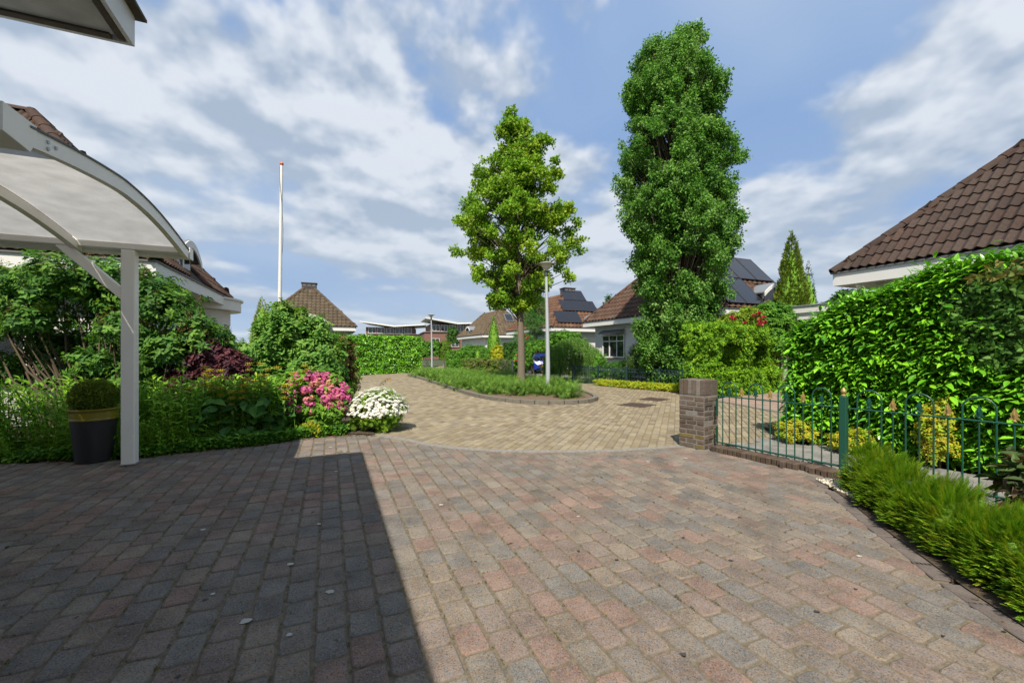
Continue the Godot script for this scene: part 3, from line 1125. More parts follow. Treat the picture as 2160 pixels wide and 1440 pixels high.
func house(called: String, label: String, c: Vector2, w: float, l: float, eave: float, k: float, pal: Array, opt := {}) -> Node3D:
	# hipped roof on white walls. c: the front-left corner of the eaves; x to the right along the front, -z along the side
	var h := thing(called, label, "house", G(c.x, c.y), TURN, "white houses with hipped tile roofs")
	var inset: float = opt.get("inset", 0.5)
	var wall := MB.new()
	var wt := 0.2
	var top := eave - 0.24
	wall.box(Vector3(w * 0.5, top * 0.5, -inset - wt * 0.5), Vector3(w - 2 * inset, top, wt))
	wall.box(Vector3(w * 0.5, top * 0.5, -l + inset + wt * 0.5), Vector3(w - 2 * inset, top, wt))
	wall.box(Vector3(inset + wt * 0.5, top * 0.5, -l * 0.5), Vector3(wt, top, l - 2 * inset - 2 * wt - 0.004))
	wall.box(Vector3(w - inset - wt * 0.5, top * 0.5, -l * 0.5), Vector3(wt, top, l - 2 * inset - 2 * wt - 0.004))
	build(wall, "wall", M.render, h)
	var roof := Node3D.new()
	roof.name = "roof"
	h.add_child(roof)
	var fa := MB.new()
	var ft := 0.03
	fa.box(Vector3(w * 0.5, eave - 0.125, -ft * 0.5), Vector3(w, 0.25, ft))
	fa.box(Vector3(w * 0.5, eave - 0.125, -l + ft * 0.5), Vector3(w, 0.25, ft))
	fa.box(Vector3(ft * 0.5, eave - 0.125, -l * 0.5), Vector3(ft, 0.25, l - 2 * ft))
	fa.box(Vector3(w - ft * 0.5, eave - 0.125, -l * 0.5), Vector3(ft, 0.25, l - 2 * ft))
	build(fa, "fascia", M.white_paint, roof)
	var so := MB.new()
	so.box(Vector3(w * 0.5, eave - 0.23, -l * 0.5), Vector3(w - 2 * ft, 0.012, l - 2 * ft))
	build(so, "soffit", M.soffit, roof)
	var lip := MB.new()
	lip.box(Vector3(w * 0.5, eave + 0.012, 0.01), Vector3(w + 0.06, 0.03, 0.05))
	lip.box(Vector3(w * 0.5, eave + 0.012, -l - 0.01), Vector3(w + 0.06, 0.03, 0.05))
	lip.box(Vector3(-0.005, eave + 0.012, -l * 0.5), Vector3(0.05, 0.03, l - 0.035))
	lip.box(Vector3(w + 0.005, eave + 0.012, -l * 0.5), Vector3(0.05, 0.03, l - 0.035))
	build(lip, "gutter_edge", M.lead, roof)
	var run := minf(w, l) * 0.5
	if opt.has("cut"):
		run -= opt.cut
	var tw: float = opt.get("tw", 0.3)
	var te: float = opt.get("te", 0.33)
	var shape := tile_shape(tw, te + 0.07, 0.03, opt.get("waves", 1), opt.get("roll", 0.035))
	var y := Vector3(0, eave + 0.03, 0)
	var cn := [Vector3(0, 0, 0) + y, Vector3(w, 0, 0) + y, Vector3(w, 0, -l) + y, Vector3(0, 0, -l) + y]
	var inn := [Vector3(0, 0, -1), Vector3(-1, 0, 0), Vector3(0, 0, 1), Vector3(1, 0, 0)]
	var single: Array = opt.get("single", [0, 0, 0, 0])
	for i in 4:
		roof_side(roof, cn[i], cn[(i + 1) % 4], inn[i], k, run, tw, te, shape, pal, single[i], opt.get("skip", [[], [], [], []])[i])
	var tops := []
	for i in 4:
		tops.append(cn[i] + inn[i] * run + inn[(i + 3) % 4] * run + Vector3.UP * k * run)
		ridge(roof, cn[i] - Vector3.UP * 0.015, tops[i], 0.10, pal, "hip_tile")
	if l > w:
		ridge(roof, (tops[0] + tops[1]) * 0.5, (tops[2] + tops[3]) * 0.5, 0.09, pal)
	elif w > l:
		ridge(roof, (tops[0] + tops[3]) * 0.5, (tops[1] + tops[2]) * 0.5, 0.09, pal)
	if opt.get("chimney", true):
		var t: Vector3 = (tops[0] + tops[1]) * 0.5
		var ch := MB.new()
		var cs := Vector3(0.95, 0.62, 0.7)
		ch.rbox(t + Vector3(0, 0.10, -0.35), cs, 0.02)
		var stack := build(ch, "chimney", textured(mat("chimney_brick", 0.085, 0.07, 0.075, 0.9), T.stone, 2.5), roof)
		var cap := MB.new()
		cap.rbox(t + Vector3(0, 0.10 + 0.34, -0.35), Vector3(1.06, 0.06, 0.8), 0.015)
		for e in [-0.3, 0.0, 0.3]:
			cap.rbox(t + Vector3(e, 0.27, 0.0), Vector3(0.2, 0.13, 0.015), 0.004)
		build(cap, "chimney_cap", M.lead, stack)
		var fl := MB.new()
		fl.rbox(t + Vector3(0, -0.17, -0.30), Vector3(1.05, 0.06, 0.82), 0.01)
		build(fl, "flashing", M.zinc, stack)
	return h

func pane(parent: Node3D, at: Vector3, w: float, h: float, cols: Array, rows: Array, turn := 0.0, sill := true) -> void:
	# a white framed window; cols and rows are the shares of its lights
	var t := Transform3D(Basis(Vector3.UP, turn), at)
	var win := Node3D.new()
	win.name = "window"
	parent.add_child(win, true)
	win.transform = t
	var g := MB.new()
	g.box(Vector3(0, 0, 0.005), Vector3(w - 0.06, h - 0.06, 0.01))
	build(g, "glass", M.glass, win)
	var f := MB.new()
	var fw := 0.06
	f.rbox(Vector3(0, h * 0.5 - fw * 0.5, 0.03), Vector3(w, fw, 0.06), 0.008)
	f.rbox(Vector3(0, -h * 0.5 + fw * 0.5, 0.03), Vector3(w, fw, 0.06), 0.008)
	for s in [-1, 1]:
		f.rbox(Vector3(s * (w - fw) * 0.5, 0, 0.03), Vector3(fw, h - 2 * fw - 0.002, 0.06), 0.008)
	var x := -w * 0.5
	for i in cols.size() - 1:
		x += cols[i] * w
		f.rbox(Vector3(x, 0, 0.028), Vector3(fw, h - 2 * fw - 0.002, 0.05), 0.008)
	var y := -h * 0.5
	for i in rows.size() - 1:
		y += rows[i] * h
		f.rbox(Vector3(0, y, 0.026), Vector3(w - 2 * fw - 0.002, fw * 0.8, 0.044), 0.006)
	build(f, "frame", M.white_paint, win)
	if sill:
		var s := MB.new()
		s.rbox(Vector3(0, -h * 0.5 - 0.03, 0.06), Vector3(w + 0.1, 0.05, 0.14), 0.01)
		build(s, "sill", M.concrete, win)

func dormer(parent: Node3D, at: Vector3, turn: float, w: float, hs: float, ha: float, depth: float) -> void:
	# a dormer with a curved roof: front at z = 0 facing +z
	var d := Node3D.new()
	d.name = "dormer"
	parent.add_child(d, true)
	d.transform = Transform3D(Basis(Vector3.UP, turn), at)
	var arc := func(x: float, off: float) -> Vector2: return Vector2(x, hs + (ha * (1.0 - pow(2.0 * x / w, 2.0))) + off)
	var n := 12
	var face := PackedVector2Array([Vector2(-w * 0.5, 0), Vector2(w * 0.5, 0)])
	for i in n + 1:
		face.append(arc.call(w * 0.5 - w * i / n, 0.0))
	var b := MB.new()
	b.prism(face, -0.06, 0.0)
	build(b, "front_panel", M.white_paint, d)
	b = MB.new()
	for s in [-1.0, 1.0]:
		b.box(Vector3(s * (w * 0.5 - 0.02), hs * 0.5, -depth * 0.5 - 0.03), Vector3(0.04, hs - 0.01, depth - 0.061))
	build(b, "cheek", M.zinc, d)
	b = MB.new()
	var ww := w + 0.3
	for i in n:
		var x0 := -ww * 0.5 + ww * i / n
		var x1 := -ww * 0.5 + ww * (i + 1) / n
		var p0: Vector2 = arc.call(x0 * 0.97, 0.03)
		var p1: Vector2 = arc.call(x1 * 0.97, 0.03)
		p0.x = x0
		p1.x = x1
		var q := PackedVector2Array([p0, p1, p1 + Vector2(0, 0.05), p0 + Vector2(0, 0.05)])
		b.prism(q, -depth, 0.18)
	build(b, "curved_roof", M.zinc, d)
	b = MB.new()
	for i in n:
		var x0 := -ww * 0.5 + ww * i / n
		var x1 := -ww * 0.5 + ww * (i + 1) / n
		var p0: Vector2 = arc.call(x0 * 0.97, -0.10)
		var p1: Vector2 = arc.call(x1 * 0.97, -0.10)
		p0.x = x0
		p1.x = x1
		b.prism(PackedVector2Array([p0, p1, p1 + Vector2(0, 0.165), p0 + Vector2(0, 0.165)]), 0.183, 0.215)
	build(b, "bargeboard", M.white_paint, d)
	# two lights with a mullion between
	for s in [-1.0, 1.0]:
		var x0: float = s * 0.05
		var x1: float = s * (w * 0.5 - 0.09)
		var poly := PackedVector2Array([Vector2(x0, 0.09), Vector2(x1, 0.09)])
		for i in 5:
			poly.append(arc.call(lerpf(x1, x0, i / 4.0), -0.11))
		b = MB.new()
		b.prism(poly, 0.002, 0.008)
		build(b, "glass", M.glass, d)
	b = MB.new()
	b.rbox(Vector3(0, (hs + ha) * 0.5, 0.022), Vector3(0.07, hs + ha - 0.2, 0.03), 0.006)
	b.rbox(Vector3(0, 0.04, 0.03), Vector3(w, 0.07, 0.05), 0.008)
	build(b, "mullion", M.white_paint, d)

func solar(roof: Node3D, eave: float, k: float, x: float, up: float, w: float, h: float) -> void:
	# a panel on the front slope; x and up are its middle, along the eave and up the slope
	var u := Vector3(0, k, -1).normalized()
	var nn := Vector3(0, 1, k).normalized()
	var t := Transform3D(Basis(Vector3.RIGHT, nn, -u), Vector3(x, eave + 0.03, 0) + u * up + nn * 0.13)
	var b := MB.new()
	b.rbox(Vector3.ZERO, Vector3(w - 0.03, 0.035, h - 0.03), 0.006, t)
	var p := build(b, "solar_panel", M.solar, roof)
	b = MB.new()
	for s in [-1, 1]:
		b.box(Vector3(s * (w - 0.04) * 0.5, 0.004, 0), Vector3(0.025, 0.04, h - 0.01), t)
		b.box(Vector3(0, 0.004, s * (h - 0.04) * 0.5), Vector3(w - 0.07, 0.04, 0.025), t)
	build(b, "panel_frame", M.solar_frame, p)

func make_houses() -> void:
	# own house behind and beside the camera: only the corner of its eaves shows, and its shadow
	var own := thing("home", "white house whose boxed eaves jut in above the carport", "house", G(-2.46, 2.78), TURN)
	var b := MB.new()
	var e := 3.3
	b.box(Vector3(-0.575, 1.64, 4.61), Vector3(0.25, 3.28, 8.3))
	b.box(Vector3(-5.35, 1.64, 0.585), Vector3(9.296, 3.28, 0.25))
	build(b, "wall", M.render, own)
	b = MB.new()
	b.box(Vector3(-5.0, e - 0.005, 4.5), Vector3(9.85, 0.012, 8.85))
	build(b, "soffit", M.soffit, own)
	b = MB.new()
	b.box(Vector3(-0.0125, e + 0.075, 4.5), Vector3(0.025, 0.19, 9.0))
	b.box(Vector3(-5.0, e + 0.075, 0.0125), Vector3(9.95, 0.19, 0.025))
	build(b, "fascia", M.white_paint, own)
	b = MB.new()
	b.box(Vector3(-0.045, e - 0.0145, 4.5), Vector3(0.035, 0.02, 8.9))
	b.box(Vector3(-5.0, e - 0.0145, 0.06), Vector3(9.8, 0.02, 0.05))
	build(b, "edge_trim", M.aged_trim, own)
	b = MB.new()
	b.box(Vector3(0.01, e + 0.18, 4.5), Vector3(0.09, 0.018, 9.06))
	b.box(Vector3(-5.0, e + 0.18, 0.0), Vector3(9.92, 0.018, 0.06))
	build(b, "gutter_lip", M.aged_trim, own)
	b = MB.new()
	b.quad(Vector3(-0.05, e + 0.19, 0.05), Vector3(-0.05, e + 0.19, 9.0), Vector3(-4.0, e + 4.1, 5.0), Vector3(-4.0, e + 4.1, 4.0))
	b.quad(Vector3(-10, e + 0.19, 0.05), Vector3(-0.05, e + 0.19, 0.05), Vector3(-4.0, e + 4.1, 4.0), Vector3(-6.0, e + 4.1, 4.0))
	b.quad(Vector3(-0.05, e + 0.19, 9.0), Vector3(-10, e + 0.19, 9.0), Vector3(-6, e + 4.1, 5.0), Vector3(-4.0, e + 4.1, 5.0))
	b.quad(Vector3(-10, e + 0.19, 9.0), Vector3(-10, e + 0.19, 0.05), Vector3(-6.0, e + 4.1, 4.0), Vector3(-6.0, e + 4.1, 5.0))
	b.quad(Vector3(-4, e + 4.1, 4), Vector3(-4, e + 4.1, 5), Vector3(-6, e + 4.1, 5), Vector3(-6, e + 4.1, 4))
	build(b, "roof", tile_tone(Color(0.12, 0.075, 0.055)), own)

	var brown := [Color(0.165, 0.125, 0.095), Color(0.20, 0.155, 0.12), Color(0.14, 0.105, 0.085), Color(0.18, 0.15, 0.12)]
	var h := house("tiled_house", "white house with dark brown roof tiles seen above the glossy laurel hedge", Vector2(10.34, 0.34), 7.0, 9.3, 2.9, 1.04, [Color(0.065, 0.042, 0.035), Color(0.083, 0.052, 0.042), Color(0.054, 0.037, 0.032), Color(0.075, 0.054, 0.046)], {"single": [0, 0, 0, 300], "waves": 2, "roll": 0.045, "chimney": false})
	b = MB.new()
	b.tube([Vector3(0.12, 2.66, -8.9), Vector3(0.14, 2.5, -8.88), Vector3(0.42, 2.3, -8.86), Vector3(0.45, 2.1, -8.85), Vector3(0.45, 0.0, -8.85)], [0.045, 0.045, 0.045, 0.045, 0.045], 10)
	build(b, "downpipe", M.aluminium_white, h)

	# house behind the lilac, with a round bay
	var red := [Color(0.086, 0.049, 0.035), Color(0.103, 0.060, 0.046), Color(0.071, 0.042, 0.034), Color(0.109, 0.075, 0.057)]
	var c2 := Vector2(-6.4, 7.66) - Vector2(0.9202, 0.3916) * 9.3
	h = house("tiled_house", "white house with a rounded bay and red-brown roof tiles behind the lilac", c2, 9.3, 6.2, 2.9, 1.15, red, {"single": [120, 150, 0, 0], "waves": 2, "roll": 0.045, "chimney": false, "skip": [[], [[-1.2, 0.2, 0.1, 2.2]], [], []]})
	dormer(h, Vector3(9.0, 2.92, -2.6), PI / 2, 1.3, 0.62, 0.26, 1.2)
	# round bay at the far end
	var bay := Node3D.new()
	bay.name = "round_bay"
	h.add_child(bay)
	bay.position = Vector3(7.95, 0.08, -6.2)
	b = MB.new()
	b.lathe([Vector2(1.33, 0), Vector2(1.33, 1.12), Vector2(1.36, 1.12), Vector2(1.36, 1.17), Vector2(1.27, 1.17)], 40)
	b.lathe([Vector2(1.27, 2.02), Vector2(1.33, 2.02), Vector2(1.33, 2.44), Vector2(0.1, 2.44)], 40)
	build(b, "bay_wall", M.render, bay)
	b = MB.new()
	b.lathe([Vector2(0.1, 2.45), Vector2(1.62, 2.45), Vector2(1.62, 2.76), Vector2(1.68, 2.76), Vector2(1.68, 2.81), Vector2(0.0, 2.82)], 48)
	build(b, "bay_roof", M.white_paint, bay)
	b = MB.new()
	b.lathe([Vector2(1.24, 1.17), Vector2(1.24, 2.02)], 40)
	build(b, "bay_glass", M.glass, bay)
	for i in 10:
		b = MB.new()
		b.rbox(Vector3(0, 1.6, 1.28), Vector3(0.07, 0.86, 0.07), 0.008, Transform3D(Basis(Vector3.UP, TAU * i / 10.0)))
		build(b, "mullion", M.white_paint, bay)
	pane(h, Vector3(8.8, 1.55, -2.6), 1.4, 1.2, [0.5, 0.5], [1.0], PI / 2)
	pane(h, Vector3(6.6, 1.5, -0.5), 1.6, 1.3, [0.5, 0.5], [1.0], 0.0)
	pane(h, Vector3(3.6, 1.5, -0.5), 1.6, 1.3, [0.5, 0.5], [1.0], 0.0)

	# grey-brown pyramid roof behind the flagpole
	var tan := [Color(0.117, 0.088, 0.056), Color(0.134, 0.103, 0.067), Color(0.099, 0.077, 0.052), Color(0.125, 0.099, 0.071)]
	h = house("tiled_house", "white house with a grey-brown tiled pyramid roof behind the flagpole", Vector2(-16.1, 26.6), 6.0, 7.6, 2.9, 1.05, tan, {"tw": 0.27, "te": 0.3, "roll": 0.06, "cut": 0.38})
	dormer(h, Vector3(2.95, 2.75, 0.05), 0.0, 2.6, 0.35, 0.55, 2.2)

	# the house beside the tall oak
	h = house("tiled_house", "white house with solar panels and curved dormer partly hidden by the tall oak", Vector2(7.69, 15.8), 6.0, 9.3, 2.9, 1.05, [Color(0.109, 0.060, 0.042), Color(0.129, 0.075, 0.052), Color(0.094, 0.054, 0.041), Color(0.114, 0.080, 0.060)], {"cut": 0.38, "roll": 0.05, "skip": [[[0.2, 1.9, 0.1, 1.6]], [], [], []]})
	for p in [[0.95, 0.95], [2.0, 0.95], [1.95, 2.62], [3.0, 2.62], [4.05, 2.62], [4.95, 0.95]]:
		solar(h, 2.9, 1.05, p[0], p[1], 1.02, 1.62)
	dormer(h, Vector3(3.55, 3.1, -0.35), 0.0, 1.5, 0.6, 0.32, 1.5)
	pane(h, Vector3(0.5, 1.55, -7.1), 1.9, 1.2, [0.33, 0.34, 0.33], [0.72, 0.28], -PI / 2)
	b = MB.new()
	for i in 12:
		var z := -6.15 - 1.9 * i / 12.0
		var zz := -6.15 - 1.9 * (i + 1) / 12.0
		var d0 := 0.03 * (i % 2)
		b.quad(Vector3(0.48, 2.42, z), Vector3(0.20, 2.30, z), Vector3(0.20, 2.30, zz), Vector3(0.48, 2.42, zz))
		b.quad(Vector3(0.20, 2.30, z), Vector3(0.195, 2.19 - d0, z), Vector3(0.195, 2.19 - d0, zz), Vector3(0.20, 2.30, zz))
	build(b, "awning", mat("awning_cloth", 0.11, 0.115, 0.135, 0.9), h)

	# the house with a chimney and rows of panels
	h = house("tiled_house", "white house with orange-brown tiles, three rows of solar panels and a chimney", Vector2(2.66, 28.8), 6.0, 8.0, 2.9, 1.05, [Color(0.154, 0.080, 0.049), Color(0.171, 0.094, 0.060), Color(0.134, 0.071, 0.049)], {"cut": 0.42, "roll": 0.05, "skip": [[[0.2, 1.9, 0.1, 1.5]], [], [], []]})
	for p in [[1.1, 0.92], [2.1, 0.92], [2.0, 2.2], [3.0, 2.2], [4.0, 2.2], [2.6, 3.4], [3.5, 3.4]]:
		solar(h, 2.9, 1.05, p[0], p[1], 0.98, 1.15)
	dormer(h, Vector3(3.75, 2.95, -0.25), 0.0, 1.5, 0.6, 0.32, 1.5)

	h = house("tiled_house", "white house with tan tiles and a roof window beyond the clipped garden hedges", Vector2(-2.92, 42.1), 6.0, 9.3, 2.9, 1.05, [Color(0.137, 0.103, 0.065), Color(0.154, 0.117, 0.077), Color(0.120, 0.088, 0.060)], {"cut": 0.4, "roll": 0.05})
	dormer(h, Vector3(0.3, 3.05, -5.4), -PI / 2, 1.3, 0.6, 0.3, 1.3)
	b = MB.new()
	var u := Vector3(0, 1.05, -1).normalized()
	var nn := Vector3(0, 1, 1.05).normalized()
	var t := Transform3D(Basis(Vector3.RIGHT, nn, -u), Vector3(3.5, 2.93, 0) + u * 2.5 + nn * 0.1)
	b.rbox(Vector3.ZERO, Vector3(0.95, 0.1, 1.15), 0.02, t)
	var rw := build(b, "roof_window", M.lead, h)
	b = MB.new()
	b.box(Vector3(0, 0.055, 0), Vector3(0.75, 0.012, 0.95), t)
	build(b, "glass", M.glass, rw)

	# flat-roofed white garage behind the laurel
	var g := thing("garage", "low white flat-roofed garage between the ivy pergola and the laurel hedge", "garage", G(8.67, 14.0), TURN)
	b = MB.new()
	b.box(Vector3(1.6, 1.13, 3.0), Vector3(3.0, 2.26, 5.8))
	build(b, "wall", M.render, g)
	b = MB.new()
	b.rbox(Vector3(1.6, 2.36, 3.0), Vector3(3.4, 0.2, 6.2), 0.01)
	b.rbox(Vector3(1.6, 2.56, 3.0), Vector3(3.5, 0.2, 6.3), 0.01)
	build(b, "fascia", M.white_paint, g)
	b = MB.new()
	b.rbox(Vector3(1.6, 2.68, 3.0), Vector3(3.56, 0.04, 6.36), 0.01)
	build(b, "roof_edge", M.zinc, g)

	# two brick apartment blocks with white butterfly roofs, far off
	for q in [[-25.5, 74.0, 9.0, "the tan pyramid roof", 0.15, 1.0], [-12.6, 66.0, 7.6, "the far street lamp", 0.30, 0.6]]:
		var ap := thing("apartment_block", "brick apartment block with a thin white wing roof beside %s" % q[3], "building", G(q[0], q[1]), q[4], "apartment blocks with white wing roofs")
		var w: float = q[2]
		b = MB.new()
		b.box(Vector3(w * 0.5, 2.1, -4.0), Vector3(w * 1.25, 4.2, 8.0))
		build(b, "wall", textured(mat("far_brick", 0.20, 0.105, 0.085, 0.95), T.mottle, 0.8), ap)
		b = MB.new()
		b.box(Vector3(w * 0.45, 4.85, -4.2), Vector3(w * 0.9, 1.29, 7.0))
		build(b, "upper_wall", M.far_brick, ap)
		b = MB.new()
		b.box(Vector3(w * 0.5, 4.24, -3.9), Vector3(w * 1.28, 0.1, 8.1))
		build(b, "coping", M.concrete, ap)
		for i in 5:
			pane(ap, Vector3(w * (0.12 + 0.17 * i), 4.9, -0.7), w * 0.145, 1.0, [0.5, 0.5], [1.0], 0.0, false)
			if i % 2 == 0:
				pane(ap, Vector3(w * (0.1 + 0.2 * i), 2.6, 0.0), w * 0.16, 1.3, [0.5, 0.5], [0.3, 0.7], 0.0)
		b = MB.new()
		var lift: float = q[5]
		b.prism(PackedVector2Array([Vector2(-0.8, 6.3), Vector2(w * 0.55, 5.5), Vector2(w + 1.2, 5.5 + 0.35 * lift), Vector2(w + 1.2, 5.7 + 0.35 * lift), Vector2(w * 0.55, 5.75), Vector2(-0.8, 6.48)]), -8.4, 0.4)
		build(b, "wing_roof", M.white_paint, ap)
	var lb := thing("office_block", "low pale building far away between the two brick apartment blocks", "building", G(-23.5, 105.0))
	b = MB.new()
	b.box(Vector3(2, 2.2, -3), Vector3(10, 4.4, 6))
	build(b, "wall", M.concrete, lb)
	for i in 4:
		pane(lb, Vector3(-1.8 + 2.4 * i, 3.5, 0.0), 1.6, 0.9, [0.5, 0.5], [1.0], 0.0, false)

func make_carport() -> void:
	var c := thing("carport", "white aluminium carport with an arched milky plastic roof and one square post", "carport", Vector3.ZERO, TURN)
	# local: x along the front beam, -z away from the house; beam at z = -6.24
	var b := MB.new()
	b.rbox(Vector3(-2.113, 1.222, -6.2), Vector3(0.125, 2.444, 0.125), 0.008)
	build(b, "post", M.aluminium_white, c)
	b = MB.new()
	b.rbox(Vector3(-2.113, 0.012, -6.2), Vector3(0.15, 0.02, 0.15), 0.006)
	build(b, "post_foot", M.concrete, c)
	b = MB.new()
	b.rbox(Vector3(-5.8, 2.50, -6.2), Vector3(8.4, 0.10, 0.11), 0.008)
	build(b, "beam", M.aluminium_white, c)
	b = MB.new()
	b.rbox(Vector3(-5.85, 2.455, -6.31), Vector3(8.56, 0.09, 0.085), 0.015)
	build(b, "gutter", M.aluminium_white, c)
	b = MB.new()
	var br := Transform3D(Basis(Vector3.BACK, -PI / 4), Vector3(-2.42, 2.21, -6.2))
	b.rbox(Vector3.ZERO, Vector3(0.10, 0.80, 0.085), 0.006, Transform3D(Basis(Vector3.BACK, PI / 4), Vector3(-2.42, 2.19, -6.2)))
	build(b, "brace", M.aluminium_white, c)
	var pts := []
	for i in 25:
		var s := i / 24.0 * 2.95
		# low at the beam, rising in an arc towards the house
		pts.append(Vector3(0, 2.49 + 0.206 * sin(minf(s / 1.6, 1.0) * PI * 0.5) - 0.075 * maxf(0.0, s - 1.75) - 0.04 * pow(maxf(0.0, s - 1.75), 2.0), -6.25 + s))
	for x in [-1.60, -2.58, -3.56, -4.54, -5.52, -6.5, -7.48]:
		b = MB.new()
		var end: bool = x > -1.7
		var w := 0.05 if end else 0.06
		var hi := 0.02 if end else 0.0
		var lo := -0.085 if end else -0.085
		for i in 24:
			var p: Vector3 = pts[i] + Vector3(x, 0, 0)
			var q: Vector3 = pts[i + 1] + Vector3(x, 0, 0)
			var hw := Vector3(w * 0.5, 0, 0)
			var u := Vector3(0, hi, 0)
			var d := Vector3(0, lo, 0)
			b.quad(p - hw + u, q - hw + u, q + hw + u, p + hw + u)
			b.quad(q - hw + d, p - hw + d, p + hw + d, q + hw + d)
			b.quad(p + hw + d, p + hw + u, q + hw + u, q + hw + d)
			b.quad(p - hw + u, p - hw + d, q - hw + d, q - hw + u)
		build(b, "arched_rafter", M.aluminium_white, c)
		if end:
			b = MB.new()
			for i in 24:
				var p: Vector3 = pts[i] + Vector3(x, 0.032, 0)
				var q: Vector3 = pts[i + 1] + Vector3(x, 0.032, 0)
				var hw := Vector3(0.035, 0, 0)
				b.quad(p - hw, q - hw, q + hw, p + hw)
				b.quad(p + hw - Vector3(0, 0.012, 0), p + hw, q + hw, q + hw - Vector3(0, 0.012, 0))
				b.quad(q - hw - Vector3(0, 0.012, 0), p - hw - Vector3(0, 0.012, 0), p + hw - Vector3(0, 0.012, 0), q + hw - Vector3(0, 0.012, 0))
			build(b, "edge_seal", M.dark_steel, c)
			b = MB.new()
			b.rbox(Vector3(x + 0.032, 2.48, -6.33), Vector3(0.012, 0.14, 0.13), 0.004)
			build(b, "end_cap", M.aluminium_white, c)
	for q in [[-1.625, -2.55], [-2.61, -3.53], [-3.59, -4.51], [-4.57, -5.49], [-5.55, -6.47], [-6.53, -7.45]]:
		b = MB.new()
		for i in 24:
			var p: Vector3 = pts[i] + Vector3(0, 0.006, 0)
			var r: Vector3 = pts[i + 1] + Vector3(0, 0.006, 0)
			b.quad(Vector3(q[1], p.y, p.z), Vector3(q[1], r.y, r.z), Vector3(q[0], r.y, r.z), Vector3(q[0], p.y, p.z))
		build(b, "roof_sheet", M.opal, c)
	# boxed gutter along the house wall
	b = MB.new()
	b.prism(PackedVector2Array([Vector2(-0.02, 0.02), Vector2(-0.02, 0.17), Vector2(0.26, 0.17), Vector2(0.26, 0.08), Vector2(0.2, 0.0)]), -8.4, 0.0, Transform3D(Basis(Vector3(0, 0, -1), Vector3.UP, Vector3(1, 0, 0)), Vector3(-1.57, 2.43, -3.10)))
	build(b, "wall_gutter", M.aluminium_white, c)
	b = MB.new()
	for q in [[-3.55, 2.56], [-3.47, 2.52], [-3.47, 2.56]]:
		b.tube([Vector3(-1.576, q[1], q[0]), Vector3(-1.566, q[1], q[0])], [0.012, 0.012], 8)
	build(b, "rivets", M.steel, c)

# ---------- street furniture and small things ----------
func spear(m: MB, at: Vector3) -> void:
	# a small cast spearhead: collar, barbs and blade
	m.lathe([Vector2(0.006, 0), Vector2(0.013, 0.006), Vector2(0.013, 0.014), Vector2(0.007, 0.02), Vector2(0.007, 0.03)], 8, at)
	m.prism(PackedVector2Array([Vector2(-0.005, 0.026), Vector2(-0.026, 0.018), Vector2(-0.030, 0.026), Vector2(-0.016, 0.044), Vector2(-0.024, 0.056), Vector2(-0.015, 0.078), Vector2(0.0, 0.118), Vector2(0.015, 0.078), Vector2(0.024, 0.056), Vector2(0.016, 0.044), Vector2(0.030, 0.026), Vector2(0.026, 0.018), Vector2(0.005, 0.026)]), -0.005, 0.005, Transform3D(Basis(), at))
	m.prism(PackedVector2Array([Vector2(-0.006, 0.02), Vector2(0.006, 0.02), Vector2(0.013, 0.06), Vector2(0.0, 0.112), Vector2(-0.013, 0.06)]), -0.004, 0.004, Transform3D(Basis(Vector3.UP, PI / 2), at))

